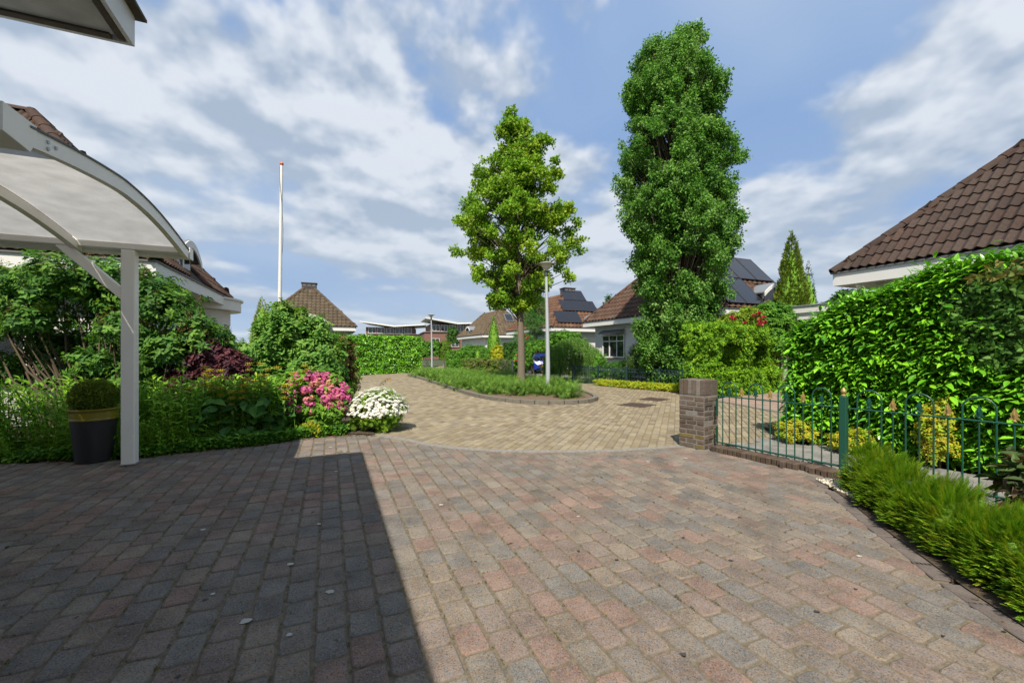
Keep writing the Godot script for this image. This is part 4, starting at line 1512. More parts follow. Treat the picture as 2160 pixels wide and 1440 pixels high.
func make_green_fence() -> void:
	var a := G(2.72, 5.625)
	var dir := Vector3(0.517, 0, 0.856)
	var f := thing("hoop_fence", "green metal hoop-top fence with gold and green spearheads from the brick pillar", "fence", a, -atan2(dir.z, dir.x))
	# local x runs along the fence
	var rails := [[0.0, 1.36], [1.44, 4.6]]
	for r in rails:
		for y in [0.10, 0.71]:
			var b := MB.new()
			b.rbox(Vector3((r[0] + r[1]) * 0.5, y, 0), Vector3(r[1] - r[0], 0.014, 0.022), 0.004)
			build(b, "rail", M.fence_green, f)
	var b := MB.new()
	b.rbox(Vector3(1.40, 0.41, 0), Vector3(0.065, 0.84, 0.065), 0.006)
	var post := build(b, "post", M.fence_green, f)
	b = MB.new()
	b.lathe([Vector2(0.02, 0.83), Vector2(0.024, 0.84), Vector2(0.014, 0.85), Vector2(0.024, 0.87), Vector2(0.026, 0.885), Vector2(0.018, 0.905), Vector2(0.006, 0.92), Vector2(0.0, 0.925)], 12, Vector3(1.40, 0, 0))
	build(b, "finial", M.gold, post)
	for y in [0.56, 0.2]:
		b = MB.new()
		b.rbox(Vector3(-0.015, y, 0.0), Vector3(0.03, 0.24 if y > 0.4 else 0.22, 0.012), 0.004)
		build(b, "wall_plate", M.fence_green, f)
	for q in [[0.065, 0.0895, 0.318], [0.408, 0.0835, 0.663], [0.754, 0.089, 1.018], [1.109, 0.09, 0.0], [1.517, 0.0975, 1.800], [1.892, 0.0965, 2.177], [2.268, 0.099, 2.563], [2.65, 0.099, 2.945], [3.03, 0.099, 3.33], [3.42, 0.099, 3.72]]:
		# a hoop over one green spear, then a gold spear
		var x: float = q[0]
		var step: float = q[1]
		for s in [0.0, 2.0 * step]:
			b = MB.new()
			b.tube([Vector3(x + s, 0.02, 0), Vector3(x + s, 0.81, 0)], [0.0075, 0.0075], 8)
			build(b, "bar", M.fence_green, f)
		var path := []
		for k in 13:
			var t := PI * k / 12.0
			path.append(Vector3(x + step - cos(t) * step, 0.81 + sin(t) * step, 0))
		var rad := []
		rad.resize(13)
		rad.fill(0.0075)
		b = MB.new()
		b.tube(path, rad, 8, false)
		build(b, "hoop", M.fence_green, f)
		for gx in [x + step, q[2]]:
			if gx < 0.01:
				continue
			b = MB.new()
			b.tube([Vector3(gx, 0.02, 0), Vector3(gx, 0.73, 0)], [0.0065, 0.0065], 8)
			var bar := build(b, "bar", M.fence_green, f)
			b = MB.new()
			spear(b, Vector3(gx, 0.725, 0))
			build(b, "spearhead", M.gold if gx == q[2] else M.fence_green, bar)
	# the rowlock course under the fence
	var e := thing("brick_edging", "row of dark bricks on edge under the green fence", "edging", a + Vector3(-0.06, 0, 0.02), -atan2(dir.z, dir.x))
	for k in 24:
		b = MB.new()
		b.rbox(Vector3(0.04 + k * 0.058, 0.02, rng.randfn(0, 0.003)), Vector3(0.05, 0.09 + rng.randfn(0, 0.004), 0.2), 0.005, Transform3D(Basis(Vector3.UP, rng.randfn(0, 0.02))))
		build(b, "edging_brick", tile_tone(pick([Color(0.10, 0.075, 0.06), Color(0.13, 0.095, 0.075)])), e)

func make_pillar() -> void:
	var p := thing("brick_pillar", "low weathered brick gate pillar with upright coping bricks beside the green fence", "pillar", G(2.545, 5.82), -atan2(0.856, 0.517) + 0.12)
	var s := 0.36
	var b := MB.new()
	b.box(Vector3(0, 0.355, 0), Vector3(s - 0.009, 0.71, s - 0.009))
	build(b, "mortar", textured(mat("mortar", 0.24, 0.225, 0.205, 1.0), T.stone, 3.0), p)
	var pal := [Color(0.135, 0.098, 0.078), Color(0.17, 0.13, 0.105), Color(0.125, 0.097, 0.083), Color(0.16, 0.135, 0.112), Color(0.19, 0.15, 0.125)]
	var lich := Color(0.22, 0.17, 0.03)
	for j in 11:
		var y := 0.035 + j * 0.0625
		for side in 4:
			var t := Transform3D(Basis(Vector3.UP, PI * 0.5 * side), Vector3.ZERO)
			var long_first := (j + side) % 2 == 0
			var lens := [0.215, 0.138] if long_first else [0.10, 0.145, 0.10]
			var x := -s * 0.5 + (0.0 if long_first else 0.003)
			for q in lens:
				b = MB.new()
				b.rbox(Vector3(x + q * 0.5, y + rng.randfn(0, 0.0015), s * 0.5 - 0.03 + rng.randfn(0, 0.003)), Vector3(q - 0.010, 0.051 + rng.randfn(0, 0.002), 0.06), 0.005, t)
				var c := pick(pal)
				if j < 4 and rng.randf() < 0.3:
					c = c.lerp(lich, 0.6)
				var m: StandardMaterial3D = brick_tone(c)
				build(b, "brick", m, p)
				x += q + 0.003
	for k in 6:
		for q in 2:
			b = MB.new()
			b.rbox(Vector3(-s * 0.5 + (k + 0.5) * s / 6.0, 0.815 + rng.randfn(0, 0.003), (q - 0.5) * s * 0.5), Vector3(s / 6.0 - 0.004, 0.2, s * 0.5 - 0.003), 0.004)
			build(b, "coping_brick", brick_tone(pick([Color(0.16, 0.122, 0.102), Color(0.20, 0.165, 0.148), Color(0.135, 0.102, 0.087), Color(0.30, 0.275, 0.255)])), p)

var brick_bank := {}
func brick_tone(c: Color) -> StandardMaterial3D:
	var key := Vector3i(int(c.r * 100), int(c.g * 100), int(c.b * 100))
	if not brick_bank.has(key):
		var m: StandardMaterial3D = M.brick_unit.duplicate()
		m.vertex_color_use_as_albedo = false
		m.albedo_color = lin(c.r, c.g, c.b)
		brick_bank[key] = m
	return brick_bank[key]

func make_lamps() -> void:
	var t := thing("street_lamp", "tall grey street lamp with a dish hood beside the island tree", "street lamp", G(1.07, 12.7), 0.0, "street lamps with dish hoods")
	var b := MB.new()
	b.tube([Vector3(0, 0, 0), Vector3(0, 0.9, 0), Vector3(-0.02, 2.2, 0), Vector3(-0.05, 3.6, 0)], [0.068, 0.066, 0.052, 0.042], 16)
	build(b, "pole", M.steel, t)
	b = MB.new()
	b.lathe([Vector2(0.055, 0), Vector2(0.06, 0.03), Vector2(0.06, 0.13), Vector2(0.045, 0.16)], 16, Vector3(-0.05, 3.52, 0))
	build(b, "collar", M.dark_steel, t)
	b = MB.new()
	b.lathe([Vector2(0.03, 0), Vector2(0.06, 0.05), Vector2(0.13, 0.13), Vector2(0.19, 0.2)], 24, Vector3(-0.05, 3.68, 0))
	var gl := mat("lamp_bowl", 0.55, 0.52, 0.45, 0.3)
	build(b, "bowl", gl, t)
	b = MB.new()
	b.lathe([Vector2(0.19, 0.19), Vector2(0.25, 0.195), Vector2(0.255, 0.205), Vector2(0.2, 0.235), Vector2(0.1, 0.265), Vector2(0.0, 0.275)], 28, Vector3(-0.05, 3.68, 0))
	build(b, "hood", mat("lamp_hood", 0.28, 0.27, 0.25, 0.5, 0.2), t)
	var c := t.duplicate()
	c.name = numbered("street_lamp")
	add_child(c)
	c.position = G(-5.75, 30.6)
	c.set_meta("label", "slim grey street lamp with a dish hood at the end of the laurel hedge")
	var d := t.duplicate()
	d.name = numbered("street_lamp")
	add_child(d)
	d.position = G(-17.0, 66.0)
	d.set_meta("label", "small distant street lamp with a dish hood before the brick apartment block")

	# flagpole
	var f := thing("flagpole", "white flagpole with a red knob and a slack line", "flagpole", G(-7.10, 13.0))
	b = MB.new()
	b.tube([Vector3(0, 0, 0), Vector3(0.02, 3.0, 0), Vector3(0.075, 6.95, 0)], [0.062, 0.055, 0.038], 14)
	build(b, "pole", M.white_paint, f)
	b = MB.new()
	b.lathe([Vector2(0.0, 0), Vector2(0.045, 0.01), Vector2(0.058, 0.045), Vector2(0.045, 0.085), Vector2(0.0, 0.1)], 14, Vector3(0.075, 6.95, 0))
	build(b, "knob", M.orange, f)
	b = MB.new()
	var path := []
	var rad := []
	for i in 60:
		var k := i / 59.0
		var y := lerpf(1.2, 6.9, k)
		path.append(Vector3(0.02 + 0.008 * y + cos(k * 9.0) * 0.055, y, sin(k * 9.0) * 0.055))
		rad.append(0.005)
	b.tube(path, rad, 4, false)
	build(b, "line", mat("line_cord", 0.12, 0.14, 0.12, 0.9), f)

func make_pot() -> void:
	var p := thing("plant_pot", "tall dark plastic pot with an olive glazed rim beside the carport post", "pot", G(-4.95, 5.05))
	p.scale = Vector3(0.83, 0.98, 0.83)
	var b := MB.new()
	b.lathe([Vector2(0.0, 0.0), Vector2(0.195, 0.0), Vector2(0.2, 0.012), Vector2(0.252, 0.5), Vector2(0.245, 0.51)], 40)
	build(b, "body", M.pot_dark, p)
	b = MB.new()
	b.lathe([Vector2(0.248, 0.50), Vector2(0.262, 0.508), Vector2(0.262, 0.52), Vector2(0.258, 0.53), Vector2(0.262, 0.60), Vector2(0.28, 0.622), Vector2(0.285, 0.635), Vector2(0.272, 0.642), Vector2(0.25, 0.635), Vector2(0.24, 0.57)], 40)
	build(b, "rim", M.pot_glaze, p)
	b = MB.new()
	b.lathe([Vector2(0.0, 0.585), Vector2(0.243, 0.58)], 24)
	var so := build(b, "soil", M.soil, p)
	so.scale = Vector3(1, 1, 1)
	var s := Scatter.new()
	var ball := thing("box_ball", "clipped dark green box ball growing in the dark pot", "shrub", G(-4.95, 5.05, 0.60))
	blob(s, Vector3(0, 0.15, 0), Vector3(0.195, 0.175, 0.195), 2000, [Color(0.09, 0.17, 0.02), Color(0.14, 0.23, 0.024), Color(0.24, 0.30, 0.03)], 0.8, 1.3, 0.22, 0.08, 0.3, -0.05)
	scatter(s, "foliage", LM.box, M.leaf, ball)
	b = MB.new()
	b.lathe([Vector2(0.0, -0.02), Vector2(0.11, 0.03), Vector2(0.145, 0.14), Vector2(0.1, 0.24), Vector2(0.0, 0.26)], 16)
	build(b, "inner_foliage", M.core, ball)

func make_dark_fence() -> void:
	var a := G(2.58, 17.8)
	var e := G(5.75, 13.4)
	var d := e - a
	var n := d.length()
	var f := thing("low_fence", "low dark green metal fence with a ring frieze in front of the tall oak", "fence", a, -atan2(d.z, d.x))
	var posts := [0.0, 1.35, 2.75, 4.15, n]
	for i in posts.size():
		var b := MB.new()
		b.rbox(Vector3(posts[i], 0.36, 0), Vector3(0.07, 0.72, 0.07), 0.006)
		b.lathe([Vector2(0.03, 0.72), Vector2(0.035, 0.74), Vector2(0.0, 0.79)], 8, Vector3(posts[i], 0, 0))
		build(b, "post", M.fence_dark, f)
		if i == posts.size() - 1:
			break
		for y in [0.08, 0.53, 0.65]:
			b = MB.new()
			b.rbox(Vector3((posts[i] + posts[i + 1]) * 0.5, y, 0), Vector3(posts[i + 1] - posts[i] - 0.072, 0.026, 0.022), 0.004)
			build(b, "rail", M.fence_dark, f)
		var x: float = posts[i] + 0.12
		while x < posts[i + 1] - 0.06:
			b = MB.new()
			b.tube([Vector3(x, 0.03, 0), Vector3(x, 0.70, 0)], [0.008, 0.008], 6)
			build(b, "bar", M.fence_dark, f)
			b = MB.new()
			var path := []
			var rad := []
			for k in 11:
				path.append(Vector3(x + 0.06 + cos(TAU * k / 10.0) * 0.045, 0.59 + sin(TAU * k / 10.0) * 0.045, 0))
				rad.append(0.007)
			if x + 0.1 < posts[i + 1]:
				b.tube(path, rad, 5, false)
				build(b, "ring", M.fence_dark, f)
			x += 0.12
	# a small grey gate further back
	var g := thing("garden_gate", "small blue-grey metal garden gate behind the island tree", "gate", G(0.02, 22.4), 0.3)
	for x in [0.0, 0.42]:
		var b := MB.new()
		b.rbox(Vector3(x, 0.42, 0), Vector3(0.09, 0.84, 0.09), 0.008)
		build(b, "post", M.dark_steel, g)
	for y in [0.12, 0.75]:
		var b := MB.new()
		b.rbox(Vector3(-0.35, y, 0), Vector3(0.6, 0.04, 0.03), 0.006)
		build(b, "rail", M.dark_steel, g)
	for i in 7:
		var b := MB.new()
		b.tube([Vector3(-0.62 + i * 0.09, 0.12, 0), Vector3(-0.62 + i * 0.09, 0.8, 0)], [0.01, 0.01], 6)
		build(b, "bar", M.dark_steel, g)

func make_car() -> void:
	# a small blue hatchback facing the street; local +z is forward
	var c := thing("parked_car", "blue hatchback with a yellow number plate parked under the dark hedge arch", "car", G(2.05, 26.0), -0.05)
	var paint := mat("car_paint", 0.012, 0.035, 0.26, 0.25, 0.1)
	paint.clearcoat_enabled = true
	paint.clearcoat = 1.0
	paint.clearcoat_roughness = 0.05
	# stations along the car: z, half width, sill height, shoulder height, roof height, half roof width
	var st := [[1.95, 0.55, 0.30, 0.52, 0.55, 0.50], [1.86, 0.74, 0.22, 0.66, 0.70, 0.62], [1.55, 0.83, 0.20, 0.80, 0.88, 0.68], [0.95, 0.85, 0.20, 0.90, 1.00, 0.66], [0.65, 0.85, 0.20, 0.92, 1.10, 0.62], [0.05, 0.85, 0.20, 0.94, 1.43, 0.54], [-0.6, 0.85, 0.20, 0.96, 1.49, 0.55], [-1.4, 0.84, 0.20, 0.98, 1.42, 0.52], [-1.85, 0.78, 0.24, 0.96, 1.05, 0.56], [-1.98, 0.68, 0.30, 0.78, 0.82, 0.55]]
	var b := MB.new()
	var gl := MB.new()
	var rings := []
	for s in st:
		rings.append([Vector3(-s[1] * 0.94, s[2], s[0]), Vector3(-s[1], (s[2] + s[3]) * 0.5, s[0]), Vector3(-s[1] * 0.95, s[3], s[0]), Vector3(-s[5], s[4] - 0.02, s[0]), Vector3(-s[5] * 0.6, s[4] + 0.015, s[0]), Vector3(s[5] * 0.6, s[4] + 0.015, s[0]), Vector3(s[5], s[4] - 0.02, s[0]), Vector3(s[1] * 0.95, s[3], s[0]), Vector3(s[1], (s[2] + s[3]) * 0.5, s[0]), Vector3(s[1] * 0.94, s[2], s[0])])
	for i in st.size() - 1:
		for j in 9:
			var target := b
			if (i >= 4 and i <= 6 and (j == 2 or j == 6)) or (i == 4 and j >= 3 and j <= 5) or (i == 7 and j >= 3 and j <= 5):
				target = gl
			target.quad(rings[i][j], rings[i + 1][j], rings[i + 1][j + 1], rings[i][j + 1])
	for q in [0, st.size() - 1]:
		var r: Array = rings[q]
		for j in range(1, 8):
			if q == 0:
				b.tri(r[0], r[j + 1], r[j])
			else:
				b.tri(r[0], r[j], r[j + 1])
	build(b, "body", paint, c)
	build(gl, "windows", M.glass, c)
	b = MB.new()
	b.prism(PackedVector2Array([Vector2(-0.42, 0.36), Vector2(0.42, 0.36), Vector2(0.47, 0.50), Vector2(0.40, 0.56), Vector2(-0.40, 0.56), Vector2(-0.47, 0.50)]), 1.9, 1.965)
	build(b, "grille", M.get("rubber", null) if M.has("rubber") else mat("rubber", 0.012, 0.012, 0.013, 0.7), c)
	b = MB.new()
	b.rbox(Vector3(0, 0.46, 1.975), Vector3(0.50, 0.10, 0.012), 0.003)
	build(b, "number_plate", mat("plate_yellow", 0.62, 0.33, 0.015, 0.5), c)
	for s in [-1.0, 1.0]:
		b = MB.new()
		b.prism(PackedVector2Array([Vector2(s * 0.50, 0.62), Vector2(s * 0.70, 0.64), Vector2(s * 0.80, 0.80), Vector2(s * 0.62, 0.76)]), 1.62, 1.86)
		build(b, "headlight", mat("headlight_glass", 0.3, 0.32, 0.34, 0.1), c)
		b = MB.new()
		b.rbox(Vector3(s * 0.93, 0.98, 0.55), Vector3(0.18, 0.12, 0.09), 0.03)
		build(b, "mirror", paint, c)
		for z in [1.22, -1.25]:
			var wheel := Node3D.new()
			wheel.name = "wheel"
			c.add_child(wheel, true)
			b = MB.new()
			b.tube([Vector3(s * 0.66, 0.3, z), Vector3(s * 0.86, 0.3, z)], [0.3, 0.3], 24)
			build(b, "tyre", M.rubber, wheel)
			b = MB.new()
			b.tube([Vector3(s * 0.84, 0.3, z), Vector3(s * 0.872, 0.3, z)], [0.2, 0.18], 16)
			build(b, "rim", M.steel, wheel)
	b = MB.new()
	b.sheet(PackedVector2Array([Vector2(0.6, 21.8), Vector2(1.6, 19.6), Vector2(3.2, 21.0), Vector2(3.2, 31), Vector2(-0.2, 31), Vector2(0.2, 24)]), -0.006)
	structure(b, "car_drive", textured(mat("drive_grey", 0.23, 0.22, 0.205, 0.95), T.mottle, 0.8))

# ---------- trees and plants ----------
const GREEN_MAPLE := [Color(0.209, 0.410, 0.029), Color(0.160, 0.346, 0.028), Color(0.286, 0.475, 0.033), Color(0.121, 0.281, 0.026), Color(0.341, 0.475, 0.040)]
const GREEN_OAK := [Color(0.097, 0.277, 0.034), Color(0.131, 0.337, 0.040), Color(0.074, 0.224, 0.034), Color(0.190, 0.409, 0.069), Color(0.277, 0.491, 0.140)]
const GREEN_LAUREL := [Color(0.147, 0.402, 0.019), Color(0.097, 0.301, 0.015), Color(0.225, 0.521, 0.022), Color(0.183, 0.462, 0.021), Color(0.069, 0.231, 0.019)]
const GREEN_SHRUB := [Color(0.136, 0.346, 0.030), Color(0.090, 0.266, 0.027), Color(0.196, 0.428, 0.041), Color(0.067, 0.200, 0.027)]
const GREEN_DEEP := [Color(0.053, 0.164, 0.022), Color(0.084, 0.218, 0.027), Color(0.042, 0.128, 0.022)]
const YELLOW_LEAF := [Color(0.571, 0.523, 0.032), Color(0.362, 0.511, 0.027), Color(0.196, 0.365, 0.027), Color(0.546, 0.468, 0.052)]

func rim(prof: Array, h: float) -> Vector2:
	for i in prof.size() - 1:
		if h <= prof[i][0] and h >= prof[i + 1][0]:
			var t: float = (prof[i][0] - h) / (prof[i][0] - prof[i + 1][0])
			return Vector2(lerpf(prof[i][1], prof[i + 1][1], t), lerpf(prof[i][2], prof[i + 1][2], t))
	return Vector2.ZERO

func grow(tree: Node3D, prof: Array, widest: float, clumps: int, per: int, c0: float, c1: float, leaf_mesh: Mesh, m: Material, pal: Array, s0: float, s1: float, trunk: Array, rise: float, flat := 0.8, spread := 0.75, deep := 1.0) -> void:
	# a crown of leafy clumps inside an outline of (height, left, right), with a limb to each clump
	var s := Scatter.new()
	var limbs := MB.new()
	var ragged := FastNoiseLite.new()
	ragged.seed = clumps
	ragged.frequency = 0.8
	ragged.fractal_octaves = 2
	var hi: float = prof[0][0]
	var lo: float = prof[prof.size() - 1][0]
	var n := 0
	while n < clumps:
		var h := rng.randf_range(lo, hi)
		var e := rim(prof, h)
		var half := (e.x + e.y) * (0.5 if flat < 0.9 else 0.46)
		if rng.randf() > half / widest + 0.08:
			continue
		n += 1
		var mid := (e.y - e.x) * 0.5
		var az := rng.randf() * TAU
		half *= 1.0 + (0.42 if flat < 0.9 else 0.3) * ragged.get_noise_3d(cos(az) * 1.3, h, sin(az) * 1.3)
		var cr := minf(rng.randf_range(c0, c1), half * 0.8 + 0.1)
		var rho := maxf(0.0, half - cr * 0.75) * (1.0 - spread * pow(rng.randf(), 2.0))
		if n % 4 == 0:
			# branch tips that reach past the rest
			cr *= 0.55
			rho = half * rng.randf_range(0.85, 1.06 if flat < 0.9 else 1.04)
		var c := Vector3(mid + cos(az) * rho, h - cr * 0.3, sin(az) * rho * deep)
		tuft(s, c, Vector3(cr, cr * flat, cr), int(per * pow(cr / c1, 2.0)), pal, s0, s1, 0.5 if flat < 0.9 else 0.8)
		var from_h := clampf(h - rho * rise - 0.3, trunk[0].y * 0.0 + lo * 0.8, h)
		var tp := Vector3.ZERO
		for i in trunk.size() - 1:
			if trunk[i + 1].y >= from_h:
				tp = trunk[i].lerp(trunk[i + 1], clampf((from_h - trunk[i].y) / (trunk[i + 1].y - trunk[i].y), 0, 1))
				break
			tp = trunk[i + 1]
		var q := tp.lerp(c, 0.5) + Vector3(0, rho * 0.12, 0)
		limbs.tube([tp, q, c], [0.026, 0.016, 0.006], 5, false)
	scatter(s, "crown", leaf_mesh, m, tree)
	build(limbs, "limbs", M.twig, tree)

func make_trees() -> void:
	var t := thing("maple_tree", "young lobed-leaf tree with a bare straight trunk on the planted island", "tree", G(0.32, 14.5))
	var trunk := [Vector3(0, -0.02, 0), Vector3(0.0, 0.3, 0), Vector3(-0.01, 1.6, 0.01), Vector3(-0.06, 3.2, 0.02), Vector3(-0.12, 5.5, 0), Vector3(-0.3, 7.6, 0.03), Vector3(-0.4, 9.3, 0)]
	var b := MB.new()
	b.tube(trunk, [0.165, 0.135, 0.115, 0.092, 0.062, 0.03, 0.01], 16)
	build(b, "trunk", M.bark, t)
	grow(t, [[9.6, 0.45, -0.3], [9.17, 0.58, 0.1], [8.77, 0.85, 0.6], [8.29, 1.0, 0.95], [7.97, 0.95, 0.8], [7.58, 1.6, 0.85], [7.1, 1.83, 1.4], [6.7, 1.78, 1.4], [6.23, 2.03, 1.8], [5.59, 2.15, 1.75], [5.19, 2.18, 2.1], [4.8, 2.12, 2.05], [4.4, 2.16, 2.15], [3.84, 2.0, 2.0], [3.52, 1.25, 1.1], [3.13, 1.0, 0.7], [2.73, 0.3, 0.5]], 2.1, 290, 60, 0.16, 0.42, LM.maple, M.leaf, GREEN_MAPLE, 0.95, 1.35, trunk, 0.55, 0.75, 0.75, 0.6)

	t = thing("oak_tree", "very tall columnar oak with dense foliage down to the low fence", "tree", G(5.75, 15.0))
	trunk = [Vector3(0, -0.02, 0), Vector3(0.02, 1.5, 0), Vector3(0.05, 5, 0), Vector3(0.0, 9, 0.05), Vector3(-0.1, 12.2, 0)]
	b = MB.new()
	b.tube(trunk, [0.26, 0.2, 0.14, 0.08, 0.02], 14)
	for i in 7:
		var a := TAU * i / 7.0
		b.tube([Vector3(0, 0.8 + i * 0.5, 0), Vector3(cos(a) * 0.8, 3.0 + i * 0.6, sin(a) * 0.8), Vector3(cos(a) * 1.0, 7.0 + i * 0.4, sin(a) * 1.0)], [0.08, 0.06, 0.02], 7, false)
	build(b, "trunk", M.bark, t)
	grow(t, [[12.35, 0.6, 0.55], [12.0, 1.15, 1.0], [11.5, 1.6, 1.15], [11.0, 1.72, 1.3], [10.3, 1.8, 1.6], [9.47, 1.85, 1.8], [8.63, 1.95, 1.95], [8.13, 2.0, 2.15], [6.97, 1.95, 2.05], [6.13, 1.9, 2.1], [5.3, 1.78, 2.1], [4.47, 1.65, 2.0], [3.8, 1.45, 1.9], [2.97, 1.33, 1.65], [2.13, 1.45, 1.2], [1.47, 1.35, 0.95], [0.8, 1.2, 0.8], [0.15, 0.8, 0.6]], 2.05, 900, 62, 0.18, 0.42, LM.oak, M.leaf, GREEN_OAK, 0.9, 1.3, trunk, 1.6, 1.0, 0.5)
	# the loose branch that sticks out on one side
	var s := Scatter.new()
	blob(s, Vector3(2.22, 8.05, 0.1), Vector3(0.3, 0.22, 0.25), 40, GREEN_OAK, 0.9, 1.2, 0.5)
	scatter(s, "side_branch", LM.oak, M.leaf, t)

	# weeping tree: hanging strands over a dome
	t = thing("weeping_tree", "weeping small-leaved tree hanging to the ground beside the low dark fence", "tree", G(2.75, 19.2))
	s = Scatter.new()
	for i in 2300:
		var d := rdir()
		d.y = absf(d.y)
		var k := rng.randf_range(0.75, 1.03)
		var p := Vector3(d.x * 1.32, 0.62 + d.y * 1.32, d.z * 1.2) * Vector3(k, 1, k)
		if rng.randf() < 0.5:
			p.y = rng.randf_range(0.45, 1.5)
			var a := rng.randf() * TAU
			var rr := 1.34 * sqrt(maxf(0.2, 1.0 - pow(maxf(0.0, p.y - 0.75) / 1.2, 2.0))) * rng.randf_range(0.85, 1.03)
			p.x = cos(a) * rr
			p.z = sin(a) * rr * 0.9
		s.put(Basis(Vector3.UP, rng.randf() * TAU) * Basis(Vector3.RIGHT, rng.randfn(0, 0.15)) * Basis().scaled(Vector3(1.1, 1.0, 1.1)), p, pick([Color(0.151, 0.310, 0.054), Color(0.105, 0.237, 0.034), Color(0.211, 0.383, 0.094), Color(0.075, 0.183, 0.027)]))
	scatter(s, "crown", LM.strand, M.leaf, t)
	b = MB.new()
	b.tube([Vector3.ZERO, Vector3(0.02, 1.0, 0), Vector3(0, 1.75, 0)], [0.08, 0.06, 0.03], 8)
	build(b, "trunk", M.bark, t)

	conifer("cypress_tree", "tall pointed yellow-green conifer behind the white garage", G(10.5, 16.0), 5.75, 0.92, [Color(0.114, 0.200, 0.017), Color(0.165, 0.266, 0.019), Color(0.075, 0.146, 0.017), Color(0.226, 0.274, 0.027)], 14000)
	conifer("cypress_tree", "slim dark conifer just behind the pointed yellow-green conifer", G(12.1, 17.4), 5.0, 0.65, [Color(0.033, 0.109, 0.030), Color(0.053, 0.146, 0.041)], 4000)
	conifer("cypress_tree", "small golden conifer beside the flagpole and the round bay", G(-11.6, 19.8), 3.8, 0.8, [Color(0.257, 0.346, 0.017), Color(0.165, 0.266, 0.017), Color(0.332, 0.401, 0.027)], 4500)
	conifer("cypress_tree", "bright green narrow tree in front of the tan roof with a roof window", G(-1.35, 31.5), 3.95, 0.72, [Color(0.128, 0.328, 0.024), Color(0.090, 0.237, 0.020), Color(0.180, 0.401, 0.027)], 4500)
	conifer("cypress_tree", "small clipped cone of box between the far hedges", G(-2.2, 27.5), 1.7, 0.33, [Color(0.090, 0.237, 0.017), Color(0.121, 0.292, 0.019)], 1500)

	# soft pine behind the island tree
	t = thing("pine_tree", "soft blue-green pine between the island tree and the far lamp post", "tree", G(1.35, 26.2))
	b = MB.new()
	b.tube([Vector3.ZERO, Vector3(0.05, 2.2, 0), Vector3(0, 4.6, 0)], [0.12, 0.08, 0.02], 8)
	build(b, "trunk", M.bark, t)
	s = Scatter.new()
	for i in 40:
		var h := rng.randf_range(1.0, 4.6)
		var rr := lerpf(1.35, 0.35, (h - 1.0) / 3.6) * rng.randf_range(0.35, 1.0)
		var a := rng.randf() * TAU
		blob(s, Vector3(cos(a) * rr, h, sin(a) * rr), Vector3(0.42, 0.3, 0.42), 60, [Color(0.084, 0.218, 0.048), Color(0.128, 0.292, 0.067), Color(0.060, 0.164, 0.041)], 1.0, 1.6, 0.6)
	scatter(s, "crown", LM.pine, M.needle, t)

func conifer(called: String, label: String, at: Vector3, h: float, r: float, pal: Array, count: int) -> void:
	var t := thing(called, label, "conifer", at)
	var b := MB.new()
	b.tube([Vector3.ZERO, Vector3(0, h * 0.6, 0), Vector3(0, h * 0.95, 0)], [r * 0.14, r * 0.08, 0.01], 7)
	build(b, "trunk", M.bark, t)
	b = MB.new()
	b.lathe([Vector2(0.0, 0.1), Vector2(r * 0.62, 0.15), Vector2(r * 0.66, h * 0.3), Vector2(r * 0.35, h * 0.7), Vector2(0.0, h * 0.9)], 10)
	build(b, "inner_foliage", M.core, t)
	var f := FastNoiseLite.new()
	f.seed = int(at.x * 10)
	f.frequency = 1.2
	var s := Scatter.new()
	for i in count:
		var y := 1.0 - sqrt(rng.randf())
		y = clampf(y + rng.randfn(0, 0.02), 0.0, 0.995)
		var a := rng.randf() * TAU
		var w := r * pow(1.0 - y, 0.62) * (1.0 if y > 0.12 else 0.85 + y)
		var d := Vector3(cos(a), 0, sin(a))
		w *= 0.93 + 0.4 * f.get_noise_3dv(Vector3(d.x * 1.4, y * h * 1.3, d.z * 1.4)) - 0.12 * absf(rng.randfn(0, 0.6))
		s.put(basis_y(d * 0.75 + Vector3.UP * 0.9 + rdir() * 0.35, rng.randf() * TAU, rng.randf_range(0.5, 0.85) * clampf(r, 0.6, 1.0)), d * maxf(w - 0.06, 0.0) + Vector3(0, y * h + 0.03, 0), pick(pal))
	scatter(s, "crown", LM.thuja, M.needle, t)

func shrub(called: String, label: String, at: Vector3, parts: Array, leaf_mesh: Mesh, pal: Array, s0: float, s1: float, density: float, gloss := false, stems := 5, depth := 0.4, lump := 0.22, category := "shrub", group := "") -> Node3D:
	# parts: [x, y, z, rx, ry, rz] relative to `at`
	var t := thing(called, label, category, at, 0.0, group)
	var s := Scatter.new()
	var b := MB.new()
	for p in parts:
		var c := Vector3(p[0], p[1], p[2])
		var r := Vector3(p[3], p[4], p[5])
		blob(s, c, r, int(density * (r.x * r.y + r.y * r.z + r.x * r.z) * 4.2), pal, s0, s1, depth, lump)
		for i in stems:
			var tip := c + rdir() * r * 0.55
			var foot := Vector3(c.x * 0.55 + rng.randfn(0, 0.06), -0.02, c.z * 0.55 + rng.randfn(0, 0.06))
			b.tube([foot, foot.lerp(tip, 0.45) + Vector3(rng.randfn(0, 0.05), 0.05, rng.randfn(0, 0.05)), tip], [0.014, 0.010, 0.004], 5, false)
	scatter(s, "foliage", leaf_mesh, M.leaf_gloss if gloss else M.leaf, t)
	if b.v.size():
		build(b, "stems", M.twig, t)
	return t

